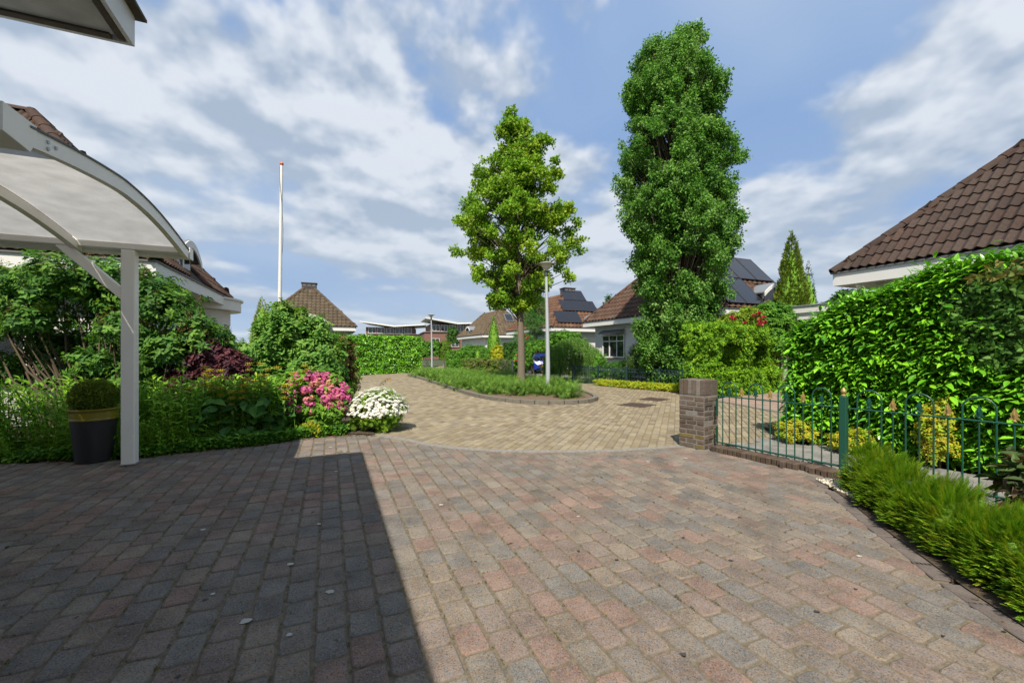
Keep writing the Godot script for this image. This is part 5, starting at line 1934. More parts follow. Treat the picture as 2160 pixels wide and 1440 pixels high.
func make_left_bed() -> void:
	# big lilac with open stems and dry seed heads
	var at := G(-6.1, 6.75)
	var li := thing("lilac_bush", "large leggy lilac bush with brown seed heads behind the carport post", "shrub", at)
	var s := Scatter.new()
	var b := MB.new()
	var pal := [Color(0.075, 0.210, 0.041), Color(0.114, 0.283, 0.043), Color(0.053, 0.155, 0.034), Color(0.180, 0.346, 0.048)]
	var seeds := Scatter.new()
	for p in [[-1.6, 2.1, 0.1, 0.62], [-0.95, 2.3, 0.15, 0.6], [-0.35, 2.35, 0.0, 0.52], [0.2, 2.15, -0.1, 0.5], [0.65, 1.85, -0.05, 0.45], [1.05, 1.5, -0.1, 0.42], [1.15, 1.35, -0.3, 0.36], [-1.9, 1.65, 0.25, 0.45], [-1.1, 1.7, 0.3, 0.35], [0.2, 1.6, 0.2, 0.35], [0.75, 1.2, 0.1, 0.42], [-1.9, 0.95, 0.1, 0.42], [-0.3, 1.05, 0.25, 0.3], [0.35, 0.9, 0.1, 0.4], [-1.2, 0.85, -0.3, 0.4], [-0.6, 1.9, -0.4, 0.5], [-1.5, 1.3, -0.35, 0.5], [-0.6, 1.35, -0.4, 0.5], [0.1, 1.25, -0.45, 0.5], [-0.9, 0.7, -0.45, 0.5], [-0.1, 0.65, -0.4, 0.45]]:
		var c := Vector3(p[0], p[1], p[2])
		var r: float = p[3]
		blob(s, c, Vector3(r, r * 0.8, r), int(560 * r), pal, 0.85, 1.35, 0.8, 0.35, 0.4, 0.2)
		for i in 5:
			var foot := Vector3(rng.randf_range(-0.7, 0.4), -0.02, rng.randf_range(-0.2, 0.2))
			var tip := c + rdir() * r * 0.7
			var k := foot.lerp(tip, 0.5) + Vector3((tip.x - foot.x) * 0.15, -0.12, rng.randfn(0, 0.08))
			b.tube([foot, k, tip], [rng.randf_range(0.018, 0.034), 0.016, 0.005], 6, false)
		if c.y > 1.4:
			for i in 16:
				var d := rdir()
				d.y = absf(d.y)
				seeds.put(basis_y(Vector3.UP + rdir() * 0.4, rng.randf() * TAU, rng.randf_range(0.8, 1.3)), c + d * r * Vector3(1, 0.85, 1), pick([Color(0.190, 0.104, 0.048), Color(0.135, 0.088, 0.044), Color(0.159, 0.143, 0.048)]))
	scatter(s, "foliage", LM.ovate, M.leaf, li)
	scatter(seeds, "seed_heads", LM.seeds, M.leaf, li)
	build(b, "stems", M.twig, li)

	shrub("smoke_bush", "dark purple-leaved smoke bush between the lilac and the green shrub", G(-4.85, 6.85), [[0, 1.0, 0, 0.34, 0.45, 0.28], [0.32, 0.85, 0, 0.28, 0.42, 0.25], [-0.3, 0.72, 0.15, 0.26, 0.26, 0.22]], LM.ovate, [Color(0.104, 0.028, 0.044), Color(0.071, 0.022, 0.035), Color(0.151, 0.048, 0.056), Color(0.095, 0.048, 0.071)], 0.9, 1.3, 420)
	shrub("spindle_shrub", "rounded green leafy shrub behind the pink hydrangea, as high as the far roof eaves", G(-4.35, 8.45), [[0, 1.15, 0, 0.8, 0.72, 0.6], [-0.55, 0.85, 0.1, 0.5, 0.6, 0.5], [0.5, 1.0, 0.1, 0.5, 0.65, 0.45], [-0.15, 1.72, -0.1, 0.48, 0.38, 0.4], [0.75, 0.55, 0.2, 0.38, 0.5, 0.35], [0.1, 0.5, 0.35, 0.6, 0.45, 0.35]], LM.ovate, [Color(0.128, 0.319, 0.048), Color(0.090, 0.247, 0.041), Color(0.189, 0.401, 0.067), Color(0.241, 0.420, 0.081)], 0.85, 1.4, 330, false, 6, 0.7, 0.5)
	shrub("spindle_shrub", "loose upright shoots standing out of the rounded green shrub", G(-4.35, 8.4), [[-0.6, 1.5, 0, 0.16, 0.32, 0.14], [-0.15, 2.0, 0.1, 0.14, 0.25, 0.12], [0.2, 1.9, 0, 0.12, 0.25, 0.12], [0.6, 1.6, 0.1, 0.14, 0.3, 0.14], [-0.9, 1.2, 0.1, 0.16, 0.25, 0.14], [0.9, 1.15, 0.2, 0.14, 0.28, 0.14]], LM.ovate, [Color(0.14, 0.28, 0.04), Color(0.19, 0.34, 0.05)], 0.8, 1.2, 200, false, 2, 0.7, 0.4)
	shrub("photinia_shrub", "green shrub with bronze young shoots at the edge of the road", G(-3.62, 8.9), [[0, 0.85, 0, 0.36, 0.75, 0.35]], LM.ovate, [Color(0.206, 0.111, 0.056), Color(0.121, 0.237, 0.034), Color(0.151, 0.328, 0.041), Color(0.254, 0.143, 0.063)], 0.9, 1.3, 330)

	# willow-leaved perennials along the front of the bed
	var edge := smooth_line(bed_edge)
	var pe := thing("perennial_bed", "dense band of narrow-leaved green perennials along the flower bed edge", "plants")
	for q in 3:
		s = Scatter.new()
		for i in 270:
			var k := rng.randf_range(5.0, 28.0)
			var p := edge[int(k)].lerp(edge[mini(int(k) + 1, edge.size() - 1)], k - floorf(k))
			var back := 0.06 + rng.randf() * 1.15
			var x := p.x + 0.25 * back * (-0.39)
			var dd := p.y + back
			if x > -4.25 and back < 0.55:
				continue
			if x > -3.3:
				continue
			var sc := lerpf(0.55, 1.35, clampf(back * 1.8, 0, 1)) * rng.randf_range(0.75, 1.15)
			var tone := pick([Color(0.24, 0.48, 0.045), Color(0.19, 0.42, 0.04), Color(0.32, 0.54, 0.05), Color(0.16, 0.36, 0.035)])
			s.put(basis_y(Vector3.UP + Vector3(rng.randfn(0, 0.12), 0, 0.18 + rng.randfn(0, 0.12)), rng.randf() * TAU, sc), G(x, dd), tone)
		scatter(s, "stems", LM["stem_%d" % q], M.leaf, pe)
	s = Scatter.new()
	for i in 1500:
		var k := rng.randf_range(3.0, float(edge.size() - 8))
		var p := edge[int(k)].lerp(edge[mini(int(k) + 1, edge.size() - 1)], k - floorf(k))
		s.put(basis_y(Vector3.UP + rdir() * 0.6, rng.randf() * TAU, rng.randf_range(0.5, 0.95)), G(p.x, p.y + rng.randf() * rng.randf() * 0.5 + 0.01, rng.randf_range(0.02, 0.12)), pick(GREEN_SHRUB))
	scatter(s, "ground_cover", LM.ovate, M.leaf, pe)

	# Jerusalem sage: big grey-green leaves below, whorls of yellow flowers above
	var ph := thing("sage_clump", "clump of large-leaved sage with tiers of yellow flowers next to the pink hydrangea", "plants", G(-3.72, 6.28))
	var big := MB.new()
	big.leaf(Vector3.ZERO, Vector3.UP, Vector3.BACK, 0.2, 0.125, 0.3, 0.25, 6, 0.72)
	var bigm := big.mesh()
	var tones := []
	for c in [Color(0.067, 0.192, 0.041), Color(0.099, 0.255, 0.043), Color(0.053, 0.155, 0.037)]:
		var m: StandardMaterial3D = M.leaf.duplicate()
		m.albedo_color = lin(c.r, c.g, c.b)
		tones.append(m)
	for i in 120:
		var o := Vector3(rng.randf_range(-0.62, 0.42), rng.randf_range(0.06, 0.62), rng.randf_range(-0.25, 0.3))
		o.z += (0.5 - o.y) * 0.2 - o.x * 0.5
		var d := Vector3(rng.randfn(0, 0.7), rng.randf_range(-0.9, 0.3), 0.8 + rng.randfn(0, 0.3)).normalized()
		var up := (Vector3.UP * 0.8 + Vector3(0, 0, 0.6) + rdir() * 0.3).normalized()
		var x := d.cross(up).normalized()
		var part := put_mesh(bigm, "leaf", tones[i % 3], ph)
		part.transform = Transform3D(Basis(x, d, x.cross(d)).scaled_local(Vector3.ONE * rng.randf_range(0.65, 1.15)), o)
	var ym := mat("sage_yellow", 0.46, 0.39, 0.03, 0.7)
	b = MB.new()
	for i in 34:
		var o := Vector3(rng.randf_range(-0.85, 0.5), 0, rng.randf_range(-0.5, 0.15))
		o.z -= o.x * 0.5
		var h := rng.randf_range(0.62, 1.02)
		var lean := Vector3(rng.randfn(0, 0.05), 0, rng.randfn(0.03, 0.05))
		b.col = Color(0.136, 0.255, 0.054)
		b.tube([o, o + lean * 0.5 + Vector3(0, h * 0.5, 0), o + lean + Vector3(0, h, 0)], [0.006, 0.005, 0.004], 5)
		for k in rng.randi_range(1, 3):
			var part := put_mesh(LM.whorl, "flower_whorl", ym, ph)
			part.transform = Transform3D(Basis(Vector3.UP, rng.randf() * TAU).scaled(Vector3.ONE * (1.5 - 0.2 * k)), o + lean + Vector3(0, h - 0.005 - k * 0.085 + 0.085, 0))
		for k in 4:
			var a := rng.randf() * TAU
			b.col = Color(0.151, 0.292, 0.054)
			b.leaf(o + lean * 0.8 + Vector3(0, h * rng.randf_range(0.6, 0.97), 0), Vector3(cos(a), -0.2, sin(a)).normalized(), Vector3.UP, 0.09, 0.035, 0.3, 0.5, 3)
	build(b, "stalks", M.leaf, ph)

	# pink hydrangea
	var hy := shrub("hydrangea", "mophead hydrangea in pink bloom at the corner of the flower bed", G(-3.2, 6.9), [[0, 0.45, 0, 0.55, 0.46, 0.38], [-0.35, 0.52, 0.0, 0.36, 0.4, 0.3], [0.22, 0.3, 0.15, 0.28, 0.3, 0.25]], LM.ovate, [Color(0.136, 0.310, 0.027), Color(0.196, 0.401, 0.030), Color(0.099, 0.237, 0.027)], 0.9, 1.35, 330, false, 8)
	var pm := []
	for c in [Color(0.58, 0.10, 0.28), Color(0.62, 0.15, 0.33), Color(0.610, 0.110, 0.366), Color(0.60, 0.22, 0.22), Color(0.55, 0.30, 0.16)]:
		var m: StandardMaterial3D = M.petal.duplicate()
		m.albedo_color = lin(c.r, c.g, c.b)
		pm.append(m)
	for i in 140:
		var d := rdir()
		d.z = absf(d.z) * 0.9 + 0.1
		if d.y < -0.35:
			d.y = -d.y * 0.5
		if i < 60:
			d.x = absf(d.x)
		d = d.normalized()
		var part := put_mesh(LM.mophead, "flower_head", pm[rng.randi() % 3 if rng.randf() < 0.72 else 3 + rng.randi() % 2], hy)
		part.transform = Transform3D(basis_y(d + Vector3.UP * 0.4, rng.randf() * TAU, rng.randf_range(0.7, 1.1)), Vector3(-0.02, 0.47, 0) + d * Vector3(0.63, 0.5, 0.42))
	# white flowering bush
	var wf := shrub("candytuft_bush", "low round bush covered in white flowers at the corner of the driveway", G(-2.2, 7.0), [[0, 0.3, 0, 0.40, 0.30, 0.33], [0, 0.15, 0, 0.36, 0.2, 0.3]], LM.sprig, [Color(0.165, 0.328, 0.027), Color(0.241, 0.401, 0.027), Color(0.114, 0.237, 0.024)], 0.45, 0.75, 1300, false, 10, 0.5)
	var wm: StandardMaterial3D = M.petal.duplicate()
	wm.albedo_color = lin(0.72, 0.72, 0.70)
	var more := Scatter.new()
	for i in 1150:
		var d := rdir()
		d.y = absf(d.y) * 1.1 - 0.12
		d = d.normalized()
		var front := d.z > -0.2 and i % 4 == 0
		var xf := Transform3D(basis_y(d + Vector3.UP * 0.9 + rdir() * 0.3, rng.randf() * TAU, rng.randf_range(0.8, 1.3)), Vector3(0, 0.3, 0) + d * Vector3(0.46, 0.36, 0.38) * rng.randf_range(0.86, 1.08))
		if front:
			put_mesh(LM.white_flower, "flower", wm, wf).transform = xf
		else:
			more.put(xf.basis, xf.origin, Color(0.72, 0.72, 0.70))
	scatter(more, "flowers", LM.white_flower, M.petal, wf)
	# yellow-flowered lady's mantle at the foot
	shrub("low_plant", "small yellow-green plant at the foot of the pink hydrangea", G(-3.05, 6.5), [[0, 0.08, 0, 0.16, 0.09, 0.1]], LM.box, YELLOW_LEAF, 1.5, 2.2, 700, false, 2, 0.4, 0.2, "plant")
	# a red-leaved sucker
	var su := thing("young_shoot", "thin arching shoot with dark leaves above the white flowers", "plant", G(-2.62, 7.9))
	b = MB.new()
	b.col = Color(0.127, 0.111, 0.048)
	b.tube([Vector3.ZERO, Vector3(0.08, 0.45, 0.02), Vector3(0.22, 0.72, 0.03), Vector3(0.36, 0.8, 0.03)], [0.006, 0.005, 0.004, 0.002], 5)
	for i in 14:
		var k := i / 13.0
		b.col = Color(0.075, 0.128, 0.027) if i < 9 else Color(0.254, 0.159, 0.048)
		b.leaf(Vector3(0.08 + 0.28 * k, 0.45 + 0.36 * sin(k * 1.4), 0.03), Vector3(0.3 if i % 2 else -0.6, 0.3 - 0.5 * k, 0.6).normalized(), Vector3.UP, 0.1, 0.035, 0.3, 0.3, 3)
	build(b, "stem", M.leaf, su)

func make_hedges() -> void:
	# glossy laurel hedge along the footpath
	var P := Vector2(4.12, 6.3)
	var dir := Vector2(0.3916, -0.9202)
	var nrm := Vector2(0.9202, 0.3916)
	var hp := [[-0.05, 1.55], [0.66, 1.93], [1.34, 2.08], [2.0, 2.22], [3.0, 2.3], [4.6, 2.3]]
	var la := thing("laurel_hedge", "big glossy cherry laurel hedge behind the green hoop fence", "hedge")
	var s := Scatter.new()
	var iv := Scatter.new()
	var f := FastNoiseLite.new()
	f.seed = 4
	f.frequency = 1.1
	var singles := []
	var top_at := func(t: float) -> float:
		for i in hp.size() - 1:
			if t <= hp[i + 1][0]:
				return lerpf(hp[i][1], hp[i + 1][1], (t - hp[i][0]) / (hp[i + 1][0] - hp[i][0]))
		return 2.3
	for i in 6800:
		var t := rng.randf_range(-0.05, 4.4)
		if rng.randf() < 0.35:
			t = rng.randf_range(-0.05, 2.4)
		var top: float = top_at.call(t)
		var w := 0.0
		var y := rng.randf() * top
		var out := Vector2(-nrm.x, -nrm.y)
		var up := 0.15
		var kind := rng.randf()
		if kind < 0.16:
			w = rng.randf() * 1.2
			y = top
			out = Vector2.ZERO
			up = 1.0
		elif kind < 0.26:
			w = rng.randf() * 1.2
			t = -0.05
			y = rng.randf() * 1.6
			out = -dir
		if y < 0.12:
			continue
		# the edge between face and top is rounded
		var over := maxf(0.0, y - (top - 0.25))
		if kind > 0.26:
			w += over * over * 1.6
			up += over * 3.0
		var bulge := f.get_noise_3d(t * 1.3, y * 1.5, w) * 0.14
		var q := P + dir * t + nrm * w + out * (bulge + rng.randfn(-0.03, 0.045))
		var patch := t > 1.75 and y > 1.15 and y < 2.12 and kind > 0.26 and (t - 1.75) * 1.4 > absf(y - 1.68) - 0.12
		var pos := G(q.x, q.y, y + (bulge if out == Vector2.ZERO else 0.0))
		var g := Vector3(out.x, 0, -out.y) * 0.9 + Vector3.UP * up + rdir() * 0.45 + Vector3(0, 0, 0.12)
		if patch and rng.randf() < 0.93:
			for e in 5:
				iv.put(basis_y(Vector3(out.x, 0, -out.y) + rdir() * 0.7, rng.randf() * TAU, rng.randf_range(0.8, 1.2)), pos + rdir() * 0.07 - Vector3(out.x, 0, -out.y) * 0.03, pick([Color(0.053, 0.164, 0.022), Color(0.084, 0.218, 0.027), Color(0.121, 0.255, 0.048)]) if y < 2.0 or rng.randf() < 0.3 else pick([Color(0.254, 0.222, 0.063), Color(0.151, 0.237, 0.041)]))
			continue
		var o3 := Vector3(out.x, 0, -out.y)
		for e in 6:
			# leaves lie like shingles: tips outwards and to either side, upper faces to the light
			var lat := rng.randf_range(-1.0, 1.0)
			var dd := (o3 * 0.75 + Vector3(dir.x, 0, -dir.y) * lat + Vector3.UP * rng.randfn(-0.12 + up * 0.5, 0.22) + rdir() * 0.15).normalized()
			var un := (Vector3.UP + o3 * 0.22 + rdir() * 0.25).normalized()
			var xx := dd.cross(un).normalized()
			s.put(Basis(xx, dd, xx.cross(dd)).scaled_local(Vector3.ONE * rng.randf_range(0.58, 0.88)), pos + Vector3(rng.randfn(0, 0.035), rng.randfn(0, 0.05), rng.randfn(0, 0.035)) - o3 * 0.05, pick(GREEN_LAUREL))
		if singles.size() < 300 and kind > 0.26 and t < 2.3 and y > 0.25 and rng.randf() < 0.3:
			singles.append([pos, out])
	scatter(s, "foliage", LM.laurel_1, M.leaf_gloss, la)
	scatter(iv, "ivy", LM.ivy, M.leaf, la)
	var tones := []
	for c in GREEN_LAUREL:
		var m: StandardMaterial3D = M.leaf_gloss.duplicate()
		m.albedo_color = lin(c.r * 1.1, c.g * 1.1, c.b)
		tones.append(m)
	for q in singles:
		var d := (Vector3(q[1].x, 0, -q[1].y) * 0.75 + Vector3(dir.x, 0, -dir.y) * rng.randf_range(-1, 1) + Vector3(0, rng.randfn(-0.12, 0.2), 0)).normalized()
		var x := d.cross((Vector3.UP + Vector3(q[1].x, 0, -q[1].y) * 0.45 + rdir() * 0.3).normalized()).normalized()
		var part := put_mesh(LM["laurel_%d" % (rng.randi() % 3)], "leaf", tones[rng.randi() % tones.size()], la)
		part.transform = Transform3D(Basis(x, d, x.cross(d)).scaled_local(Vector3.ONE * rng.randf_range(0.85, 1.15)), q[0] + Vector3(q[1].x, 0, -q[1].y) * 0.05)
	var c0 := P + nrm * 0.68 + dir * 0.12
	for i in hp.size() - 1:
		var a: Vector2 = P + nrm * 0.66 + dir * (maxf(hp[i][0], 0.1) - 0.1)
		var e: Vector2 = P + nrm * 0.66 + dir * (hp[i + 1][0] + 0.1)
		core_block(la, G(a.x, a.y), G(e.x, e.y), 1.1, hp[i][1] - 0.06, hp[i + 1][1] - 0.06, 0.1)
	var st := MB.new()
	for i in 60:
		var t := rng.randf_range(0.0, 4.2)
		var q := P + dir * t + nrm * rng.randf_range(0.12, 0.5)
		var e := q + dir * rng.randfn(0, 0.15) - nrm * rng.randf_range(0.0, 0.1)
		st.tube([G(q.x, q.y, 0), G(q.x, q.y, 0.5), G(e.x, e.y, rng.randf_range(0.9, 1.5))], [0.014, 0.011, 0.004], 5, false)
	build(st, "stems", M.twig, la)

	# variegated euonymus at its foot
	for q in [[4.12, 6.05, 0.26, 0.17, "at the free end of the laurel hedge"], [4.40, 5.42, 0.24, 0.16, "at the foot of the laurel behind the green post"], [4.78, 4.72, 0.17, 0.42, "climbing into the laurel hedge"]]:
		shrub("euonymus", "yellow variegated shrub %s" % q[4], G(q[0] - 0.06, q[1]), [[0, q[3] * 0.8, 0, q[2], q[3], q[2]]], LM.ovate, YELLOW_LEAF, 0.35, 0.6, 1500, false, 3, 0.5, 0.3, "shrub", "variegated shrubs")

	# yew along the driveway
	var ye := thing("yew_hedge", "low feathery yew hedge along the driveway edge below the green fence", "hedge")
	var line := smooth_line(PackedVector2Array([Vector2(3.22, 4.18), Vector2(3.0, 3.7), Vector2(2.84, 3.2), Vector2(2.70, 2.7), Vector2(2.60, 2.3), Vector2(2.52, 1.9), Vector2(2.46, 1.5), Vector2(2.42, 0.9)]), 6)
	s = Scatter.new()
	var ypal := [Color(0.36, 0.42, 0.03), Color(0.20, 0.42, 0.03), Color(0.15, 0.36, 0.026), Color(0.27, 0.48, 0.032), Color(0.12, 0.29, 0.024), Color(0.23, 0.44, 0.03)]
	for i in 15000:
		var k := rng.randf() * (line.size() - 1.01)
		var p := line[int(k)].lerp(line[int(k) + 1], k - floorf(k))
		var a := rng.randf_range(-0.25, PI * 0.75)       # round the section from the driveway side over the top
		var wide := 0.34 + 0.05 * sin(k * 1.3)
		var tall := 0.20 + 0.05 * sin(k * 0.9 + 1.0) + 0.04 * sin(k * 2.9)
		var rr := 1.0 - 0.35 * rng.randf() * rng.randf()
		var off := -cos(a) * wide * rr
		var y := 0.03 + maxf(0.0, sin(a) + 0.25) * tall * rr * 0.95
		var g := (Vector3(-cos(a) * 1.0 - 0.25, 0.12 + maxf(0.0, sin(a)) * 0.5, 0.55) + rdir() * 0.38).normalized()
		var xx := g.cross((Vector3.UP + rdir() * 0.35).normalized()).normalized()
		s.put(Basis(xx, g, xx.cross(g)).scaled_local(Vector3.ONE * rng.randf_range(0.45, 0.8)), G(p.x + 0.27 + off * 0.9, p.y + off * 0.35, y), pick(ypal))
	scatter(s, "foliage", LM.yew, M.needle, ye)
	var b := MB.new()
	var inner := []
	var radii := []
	for p in line:
		inner.append(G(p.x + 0.30, p.y + 0.02, 0.07))
		radii.append(0.13)
	b.tube(inner, radii, 8)
	build(b, "inner_foliage", M.core, ye)

	# bronze hydrangea
	var hy := shrub("bronze_hydrangea", "hydrangea with dark bronze leaves and faded pink heads above the yew hedge", G(3.62, 2.9), [[0, 0.40, 0, 0.30, 0.20, 0.26], [-0.2, 0.3, 0.2, 0.2, 0.14, 0.18], [-0.12, 0.2, 0.4, 0.2, 0.14, 0.16]], LM.laurel, [Color(0.053, 0.082, 0.030), Color(0.095, 0.063, 0.040), Color(0.075, 0.138, 0.034), Color(0.143, 0.079, 0.040)], 0.8, 1.15, 130, false, 6, 0.6)
	var fm: StandardMaterial3D = M.petal.duplicate()
	fm.albedo_color = lin(0.30, 0.07, 0.055)
	for q in [[-0.08, 0.62, 0.1], [0.1, 0.64, 0.05], [-0.3, 0.46, 0.25], [-0.2, 0.42, 0.38], [0.2, 0.56, 0.25]]:
		put_mesh(LM.mophead, "flower_head", fm, hy).transform = Transform3D(Basis().scaled(Vector3(0.85, 0.35, 0.85)), Vector3(q[0], q[1], q[2]))

	# the clipped laurel hedge across the road
	var h := thing("clipped_hedge", "tall flat-topped bright green laurel hedge across the road", "hedge")
	s = Scatter.new()
	block(s, G(-10.6, 21.9), G(-5.9, 26.3), 1.1, 2.05, 2.1, 150, GREEN_LAUREL, 0.9, 1.4, 0.06)
	scatter(s, "foliage", LM.laurel, M.leaf_gloss, h)
	core_block(h, G(-10.6, 21.9), G(-5.9, 26.3), 1.1, 2.05, 2.1)

	# the ivy-clad pergola beside the neighbours' drive
	var pg := thing("ivy_pergola", "ivy-covered pergola with window-like openings above a low ivy hedge", "pergola")
	s = Scatter.new()
	var ipal := [Color(0.211, 0.438, 0.020), Color(0.151, 0.346, 0.019), Color(0.301, 0.511, 0.022), Color(0.105, 0.274, 0.019)]
	var A := G(5.05, 11.75)
	var B := G(8.6, 14.0)
	var at := func(t: float) -> Vector3: return A.lerp(B, t)
	block(s, A, B, 0.7, 0.72, 0.7, 330, ipal, 0.8, 1.2, 0.1)
	core_block(pg, A, B, 0.7, 0.72, 0.7)
	for q in [[0.0, 0.17], [0.42, 0.56], [0.78, 0.92]]:
		block(s, at.call(q[0]), at.call(q[1]), 0.55, 2.0, 2.0, 300, ipal, 0.8, 1.2, 0.1, 0.5)
		core_block(pg, at.call(q[0]), at.call(q[1]), 0.55, 2.0, 2.0, 0.14)
	var up := Vector3(0, 1.5, 0)
	block(s, A + up, B + up, 0.75, 0.52, 0.5, 330, ipal, 0.8, 1.2, 0.12, 0.5)
	var bm := MB.new()
	var bx := (B - A).normalized()
	bm.box(Vector3.ZERO, Vector3((B - A).length() - 0.3, 0.22, 0.4), Transform3D(Basis(bx, Vector3.UP, bx.cross(Vector3.UP)), (A + B) * 0.5 + Vector3(0, 1.78, 0)))
	build(bm, "beam", M.core, pg)
	scatter(s, "foliage", LM.ivy, M.leaf, pg)
	var ro := shrub("climbing_rose", "climbing rose with crimson blooms above the ivy pergola", G(7.0, 13.1), [[-0.1, 2.2, 0, 0.5, 0.28, 0.35], [0.35, 2.4, -0.1, 0.35, 0.22, 0.3]], LM.ovate, [Color(0.241, 0.401, 0.027), Color(0.165, 0.292, 0.027), Color(0.332, 0.401, 0.041)], 0.7, 1.0, 260, false, 4)
	for q in [[-0.42, 2.3, 0.33], [-0.36, 2.24, 0.36], [-0.05, 2.12, 0.38], [0.25, 2.33, 0.32], [0.42, 2.2, 0.33], [0.5, 2.12, 0.3], [0.62, 2.3, 0.2], [0.46, 2.42, 0.2], [0.40, 2.08, 0.35], [0.66, 2.15, 0.2]]:
		var rm: StandardMaterial3D = M.petal.duplicate()
		rm.albedo_color = lin(0.48, 0.02, 0.06)
		var part := put_mesh(LM.rose, "bloom", M.rose_red if M.has("rose_red") else rm, ro)
		M.rose_red = rm if not M.has("rose_red") else M.rose_red
		part.transform = Transform3D(Basis(Vector3.UP, rng.randf() * TAU).scaled(Vector3.ONE * 1.5), Vector3(q[0], q[1], q[2]))

	# yellow ground cover along the dark fence
	var gc := thing("yellow_groundcover", "strip of yellow-green ground cover in front of the low dark fence", "plants")
	s = Scatter.new()
	for i in 46:
		var t := i / 45.0
		var p := Vector2(3.25, 16.2).lerp(Vector2(5.5, 13.15), t)
		blob(s, G(p.x + rng.randfn(0, 0.06), p.y + rng.randfn(0, 0.1), 0.08), Vector3(0.22, 0.16 + (0.12 if i > 40 else 0.0), 0.22), 60, [Color(0.452, 0.547, 0.027), Color(0.301, 0.474, 0.027), Color(0.571, 0.539, 0.048)], 0.35, 0.6)
	scatter(s, "foliage", LM.ovate, M.leaf, gc)

	# low shrubs on the island
	var isl := island()
	var ic := 0
	var names := {}
	var gp := thing("island_planting", "low feathery green ground cover filling the road island", "plants")
	s = Scatter.new()
	while ic < 210:
		var p := Vector2(rng.randf_range(-5.4, 2.2), rng.randf_range(10.4, 23.3))
		if not Geometry2D.is_point_in_polygon(p, isl):
			continue
		var ok := true
		for i in range(0, isl.size(), 2):
			if isl[i].distance_to(p) < 0.38:
				ok = false
		# bare earth at the near round end
		if p.y < 11.7 + 0.35 * sin(p.x * 3.0) or (p.x > 1.75 and p.y < 13.2) or p.distance_to(Vector2(0.32, 14.0)) < 0.5 or p.distance_to(Vector2(-0.2, 12.6)) < 0.25:
			ok = ok and rng.randf() < 0.06
		if not ok:
			continue
		ic += 1
		var hh := rng.randf_range(0.16, 0.34)
		blob(s, G(p.x, p.y, 0.08), Vector3(rng.randf_range(0.25, 0.45), hh, 0.35), 90, [Color(0.128, 0.274, 0.041), Color(0.090, 0.210, 0.034), Color(0.180, 0.346, 0.054), Color(0.226, 0.365, 0.054)], 0.7, 1.25, 0.7, 0.35, 0.9)
	scatter(s, "foliage", LM.sprig, M.leaf, gp)

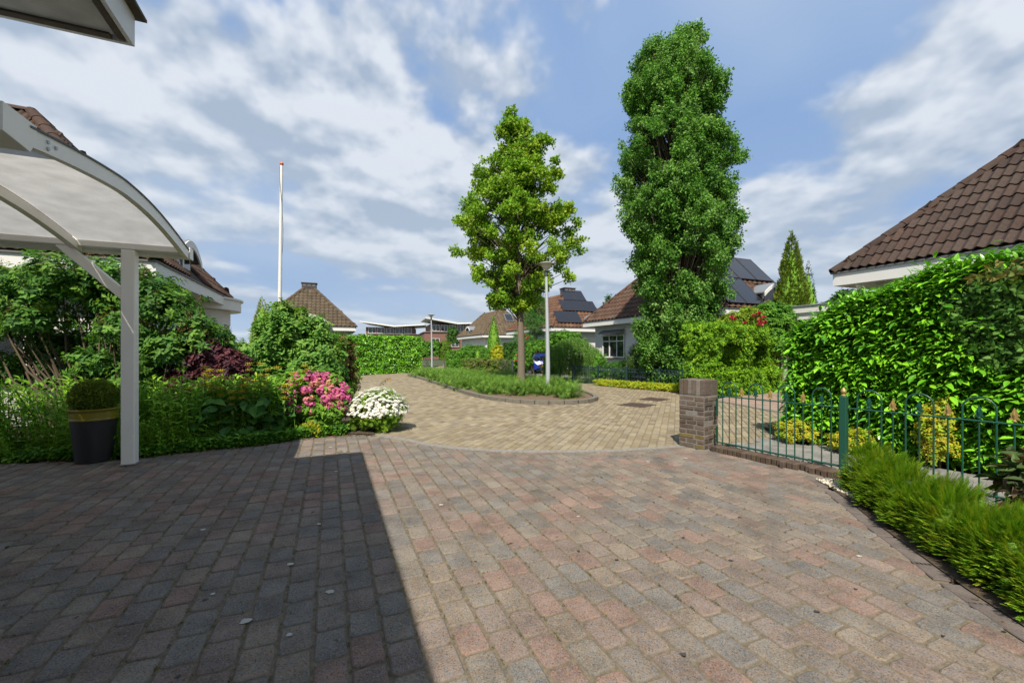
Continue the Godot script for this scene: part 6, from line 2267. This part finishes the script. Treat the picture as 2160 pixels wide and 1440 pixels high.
func make_far_gardens() -> void:
	var jobs := [
		["clipped_hedge", "long box hedge cut square on the far side of the road", G(-4.6, 31.5), G(-2.6, 30.0), 0.8, 1.25, GREEN_SHRUB, LM.ovate],
		["clipped_hedge", "low copper-tinged hedge behind the island planting", G(-2.55, 24.6), G(-0.35, 22.8), 0.75, 0.78, [Color(0.151, 0.255, 0.041), Color(0.105, 0.218, 0.027), Color(0.238, 0.190, 0.079)], LM.ovate],
		["clipped_hedge", "tall dark clipped hedge standing beside the blue car", G(-0.35, 26.5), G(0.75, 25.6), 0.6, 1.75, GREEN_DEEP, LM.ovate],
		["clipped_hedge", "dark hedge arch reaching over the blue car", G(0.75, 29.4), G(3.4, 30.0), 0.9, 2.0, GREEN_DEEP, LM.ovate],
	]
	for j in jobs:
		var h := thing(j[0], j[1], "hedge", Vector3.ZERO, 0.0, "clipped garden hedges")
		var s := Scatter.new()
		block(s, j[2], j[3], j[4], j[5], j[5], 130, j[6], 0.9, 1.5, 0.05)
		scatter(s, "foliage", j[7], M.leaf, h)
		core_block(h, j[2], j[3], j[4], j[5], j[5])
	shrub("clipped_column", "pale green clipped column with a flat top beside the far street lamp", G(-5.1, 32.5), [[0, 1.15, 0, 0.5, 0.95, 0.5]], LM.ovate, [Color(0.165, 0.310, 0.027), Color(0.128, 0.255, 0.027)], 0.7, 1.1, 260, false, 4, 0.3, 0.05)
	shrub("garden_tree", "round-headed green bush just past the end of the laurel hedge", G(-6.9, 37.0), [[0, 1.25, 0, 0.9, 0.9, 0.8], [-0.9, 1.3, 0, 0.7, 0.9, 0.7]], LM.ovate, GREEN_SHRUB, 1.0, 1.5, 150, false, 4)
	shrub("round_shrub", "round green shrub beside the small clipped cone", G(-1.6, 27.6), [[0, 0.7, 0, 0.42, 0.62, 0.4]], LM.ovate, GREEN_SHRUB, 0.7, 1.1, 260, false, 3)
	shrub("golden_shrub", "bright golden shrub beside the tall dark clipped hedge", G(-0.85, 27.2), [[0, 0.8, 0, 0.5, 0.85, 0.45]], LM.ovate, [Color(0.571, 0.539, 0.023), Color(0.391, 0.529, 0.027), Color(0.546, 0.494, 0.039)], 0.7, 1.2, 260, false, 4)
	shrub("mixed_shrub", "low green shrubs behind the long box hedge", G(-3.3, 33.0), [[0, 1.0, 0, 0.9, 0.75, 0.5], [0.9, 0.95, -0.3, 0.7, 0.7, 0.5]], LM.ovate, GREEN_SHRUB, 0.9, 1.4, 160, false, 3)
	shrub("small_tree", "small dark tree in front of the brick apartment block", G(-7.2, 52.0), [[0, 2.9, 0, 0.8, 1.3, 0.8]], LM.ovate, GREEN_DEEP, 1.4, 2.2, 60, false, 4, 0.5, 0.3, "tree")
	var rd := shrub("rose_bush", "dark rose bush with red blooms beside the blue car", G(0.42, 24.8), [[0, 0.6, 0, 0.42, 0.6, 0.4]], LM.ovate, GREEN_SHRUB, 0.8, 1.2, 260, false, 4)
	var rm: StandardMaterial3D = M.petal.duplicate()
	rm.albedo_color = lin(0.42, 0.03, 0.03)
	for q in [[-0.1, 1.05, 0.4], [0.05, 0.85, 0.45], [0.2, 1.0, 0.4], [-0.2, 0.7, 0.45], [0.25, 0.45, 0.45], [0.3, 2.15, 0.2], [0.45, 2.0, 0.3], [0.5, 2.05, 0.25]]:
		put_mesh(LM.rose, "bloom", rm, rd).transform = Transform3D(Basis().scaled(Vector3.ONE * 2.0), Vector3(q[0], q[1], q[2]))
	shrub("rose_bush", "green climber draped over the dark hedge arch", G(1.7, 24.1), [[0, 1.45, 0, 0.9, 0.42, 0.3], [0.5, 1.5, 0.1, 0.7, 0.42, 0.3], [-0.75, 0.9, 0, 0.2, 0.8, 0.25]], LM.ovate, GREEN_SHRUB, 0.8, 1.2, 240, false, 4)
	# greenery in the oak's garden and beyond the garage
	shrub("garden_shrub", "dark fine-leaved shrub under the tall oak behind the low fence", G(5.2, 16.8), [[0, 0.75, 0, 0.62, 0.75, 0.55]], LM.sprig, [Color(0.075, 0.155, 0.027), Color(0.105, 0.200, 0.034), Color(0.053, 0.120, 0.024)], 1.0, 1.5, 260)
	shrub("garden_shrub", "low mounded shrub below the white house window", G(4.6, 18.4), [[0, 0.35, 0, 0.9, 0.36, 0.5]], LM.sprig, GREEN_DEEP, 1.0, 1.5, 200)
	shrub("garden_shrub", "small light green cone behind the low dark fence", G(3.75, 18.4), [[0, 0.45, 0, 0.3, 0.6, 0.3]], LM.sprig, GREEN_SHRUB, 0.9, 1.4, 300)
	shrub("garden_shrub", "round green bush above the weeping tree in front of the panelled roof", G(3.0, 23.5), [[0, 1.6, 0, 1.1, 0.75, 0.6]], LM.ovate, GREEN_SHRUB, 1.0, 1.5, 160, false, 3)
	shrub("leafy_tree", "loose leafy shrub growing in front of the curved dormer", G(8.2, 13.6), [[0, 2.35, 0, 0.55, 0.5, 0.4], [0.5, 2.3, 0, 0.5, 0.42, 0.4], [0.1, 1.6, 0, 0.5, 0.6, 0.4]], LM.ovate, GREEN_SHRUB, 0.8, 1.3, 200, false, 4)
	shrub("garden_shrub", "leafy green shrubs seen through the openings of the ivy pergola", G(8.0, 14.9), [[0, 0.9, 0, 0.9, 0.9, 0.4], [-1.3, 0.8, 0.3, 0.8, 0.8, 0.4]], LM.ovate, GREEN_SHRUB, 0.9, 1.4, 200)
	shrub("leafy_tree", "bushy green trees beyond the garage roof", G(12.2, 15.3), [[0, 2.7, 0, 1.0, 0.7, 0.7], [-0.9, 2.4, 0.3, 0.7, 0.6, 0.6]], LM.ovate, GREEN_DEEP, 1.0, 1.6, 150, false, 4)
	shrub("small_tree", "thin dark tree top between the two tiled roofs", G(6.6, 29.0), [[0, 4.0, 0, 0.45, 0.95, 0.4]], LM.ovate, GREEN_DEEP, 1.2, 1.8, 60, false, 4, 0.7, 0.4, "tree")

func _ready() -> void:
	rng.seed = 20240611
	make_camera()
	make_light()
	make_materials()
	make_leaves()
	make_ground()
	make_island()
	make_houses()
	make_carport()
	make_pillar()
	make_green_fence()
	make_dark_fence()
	make_lamps()
	make_car()
	make_pot()
	make_trees()
	make_hedges()
	make_left_bed()
	make_far_gardens()
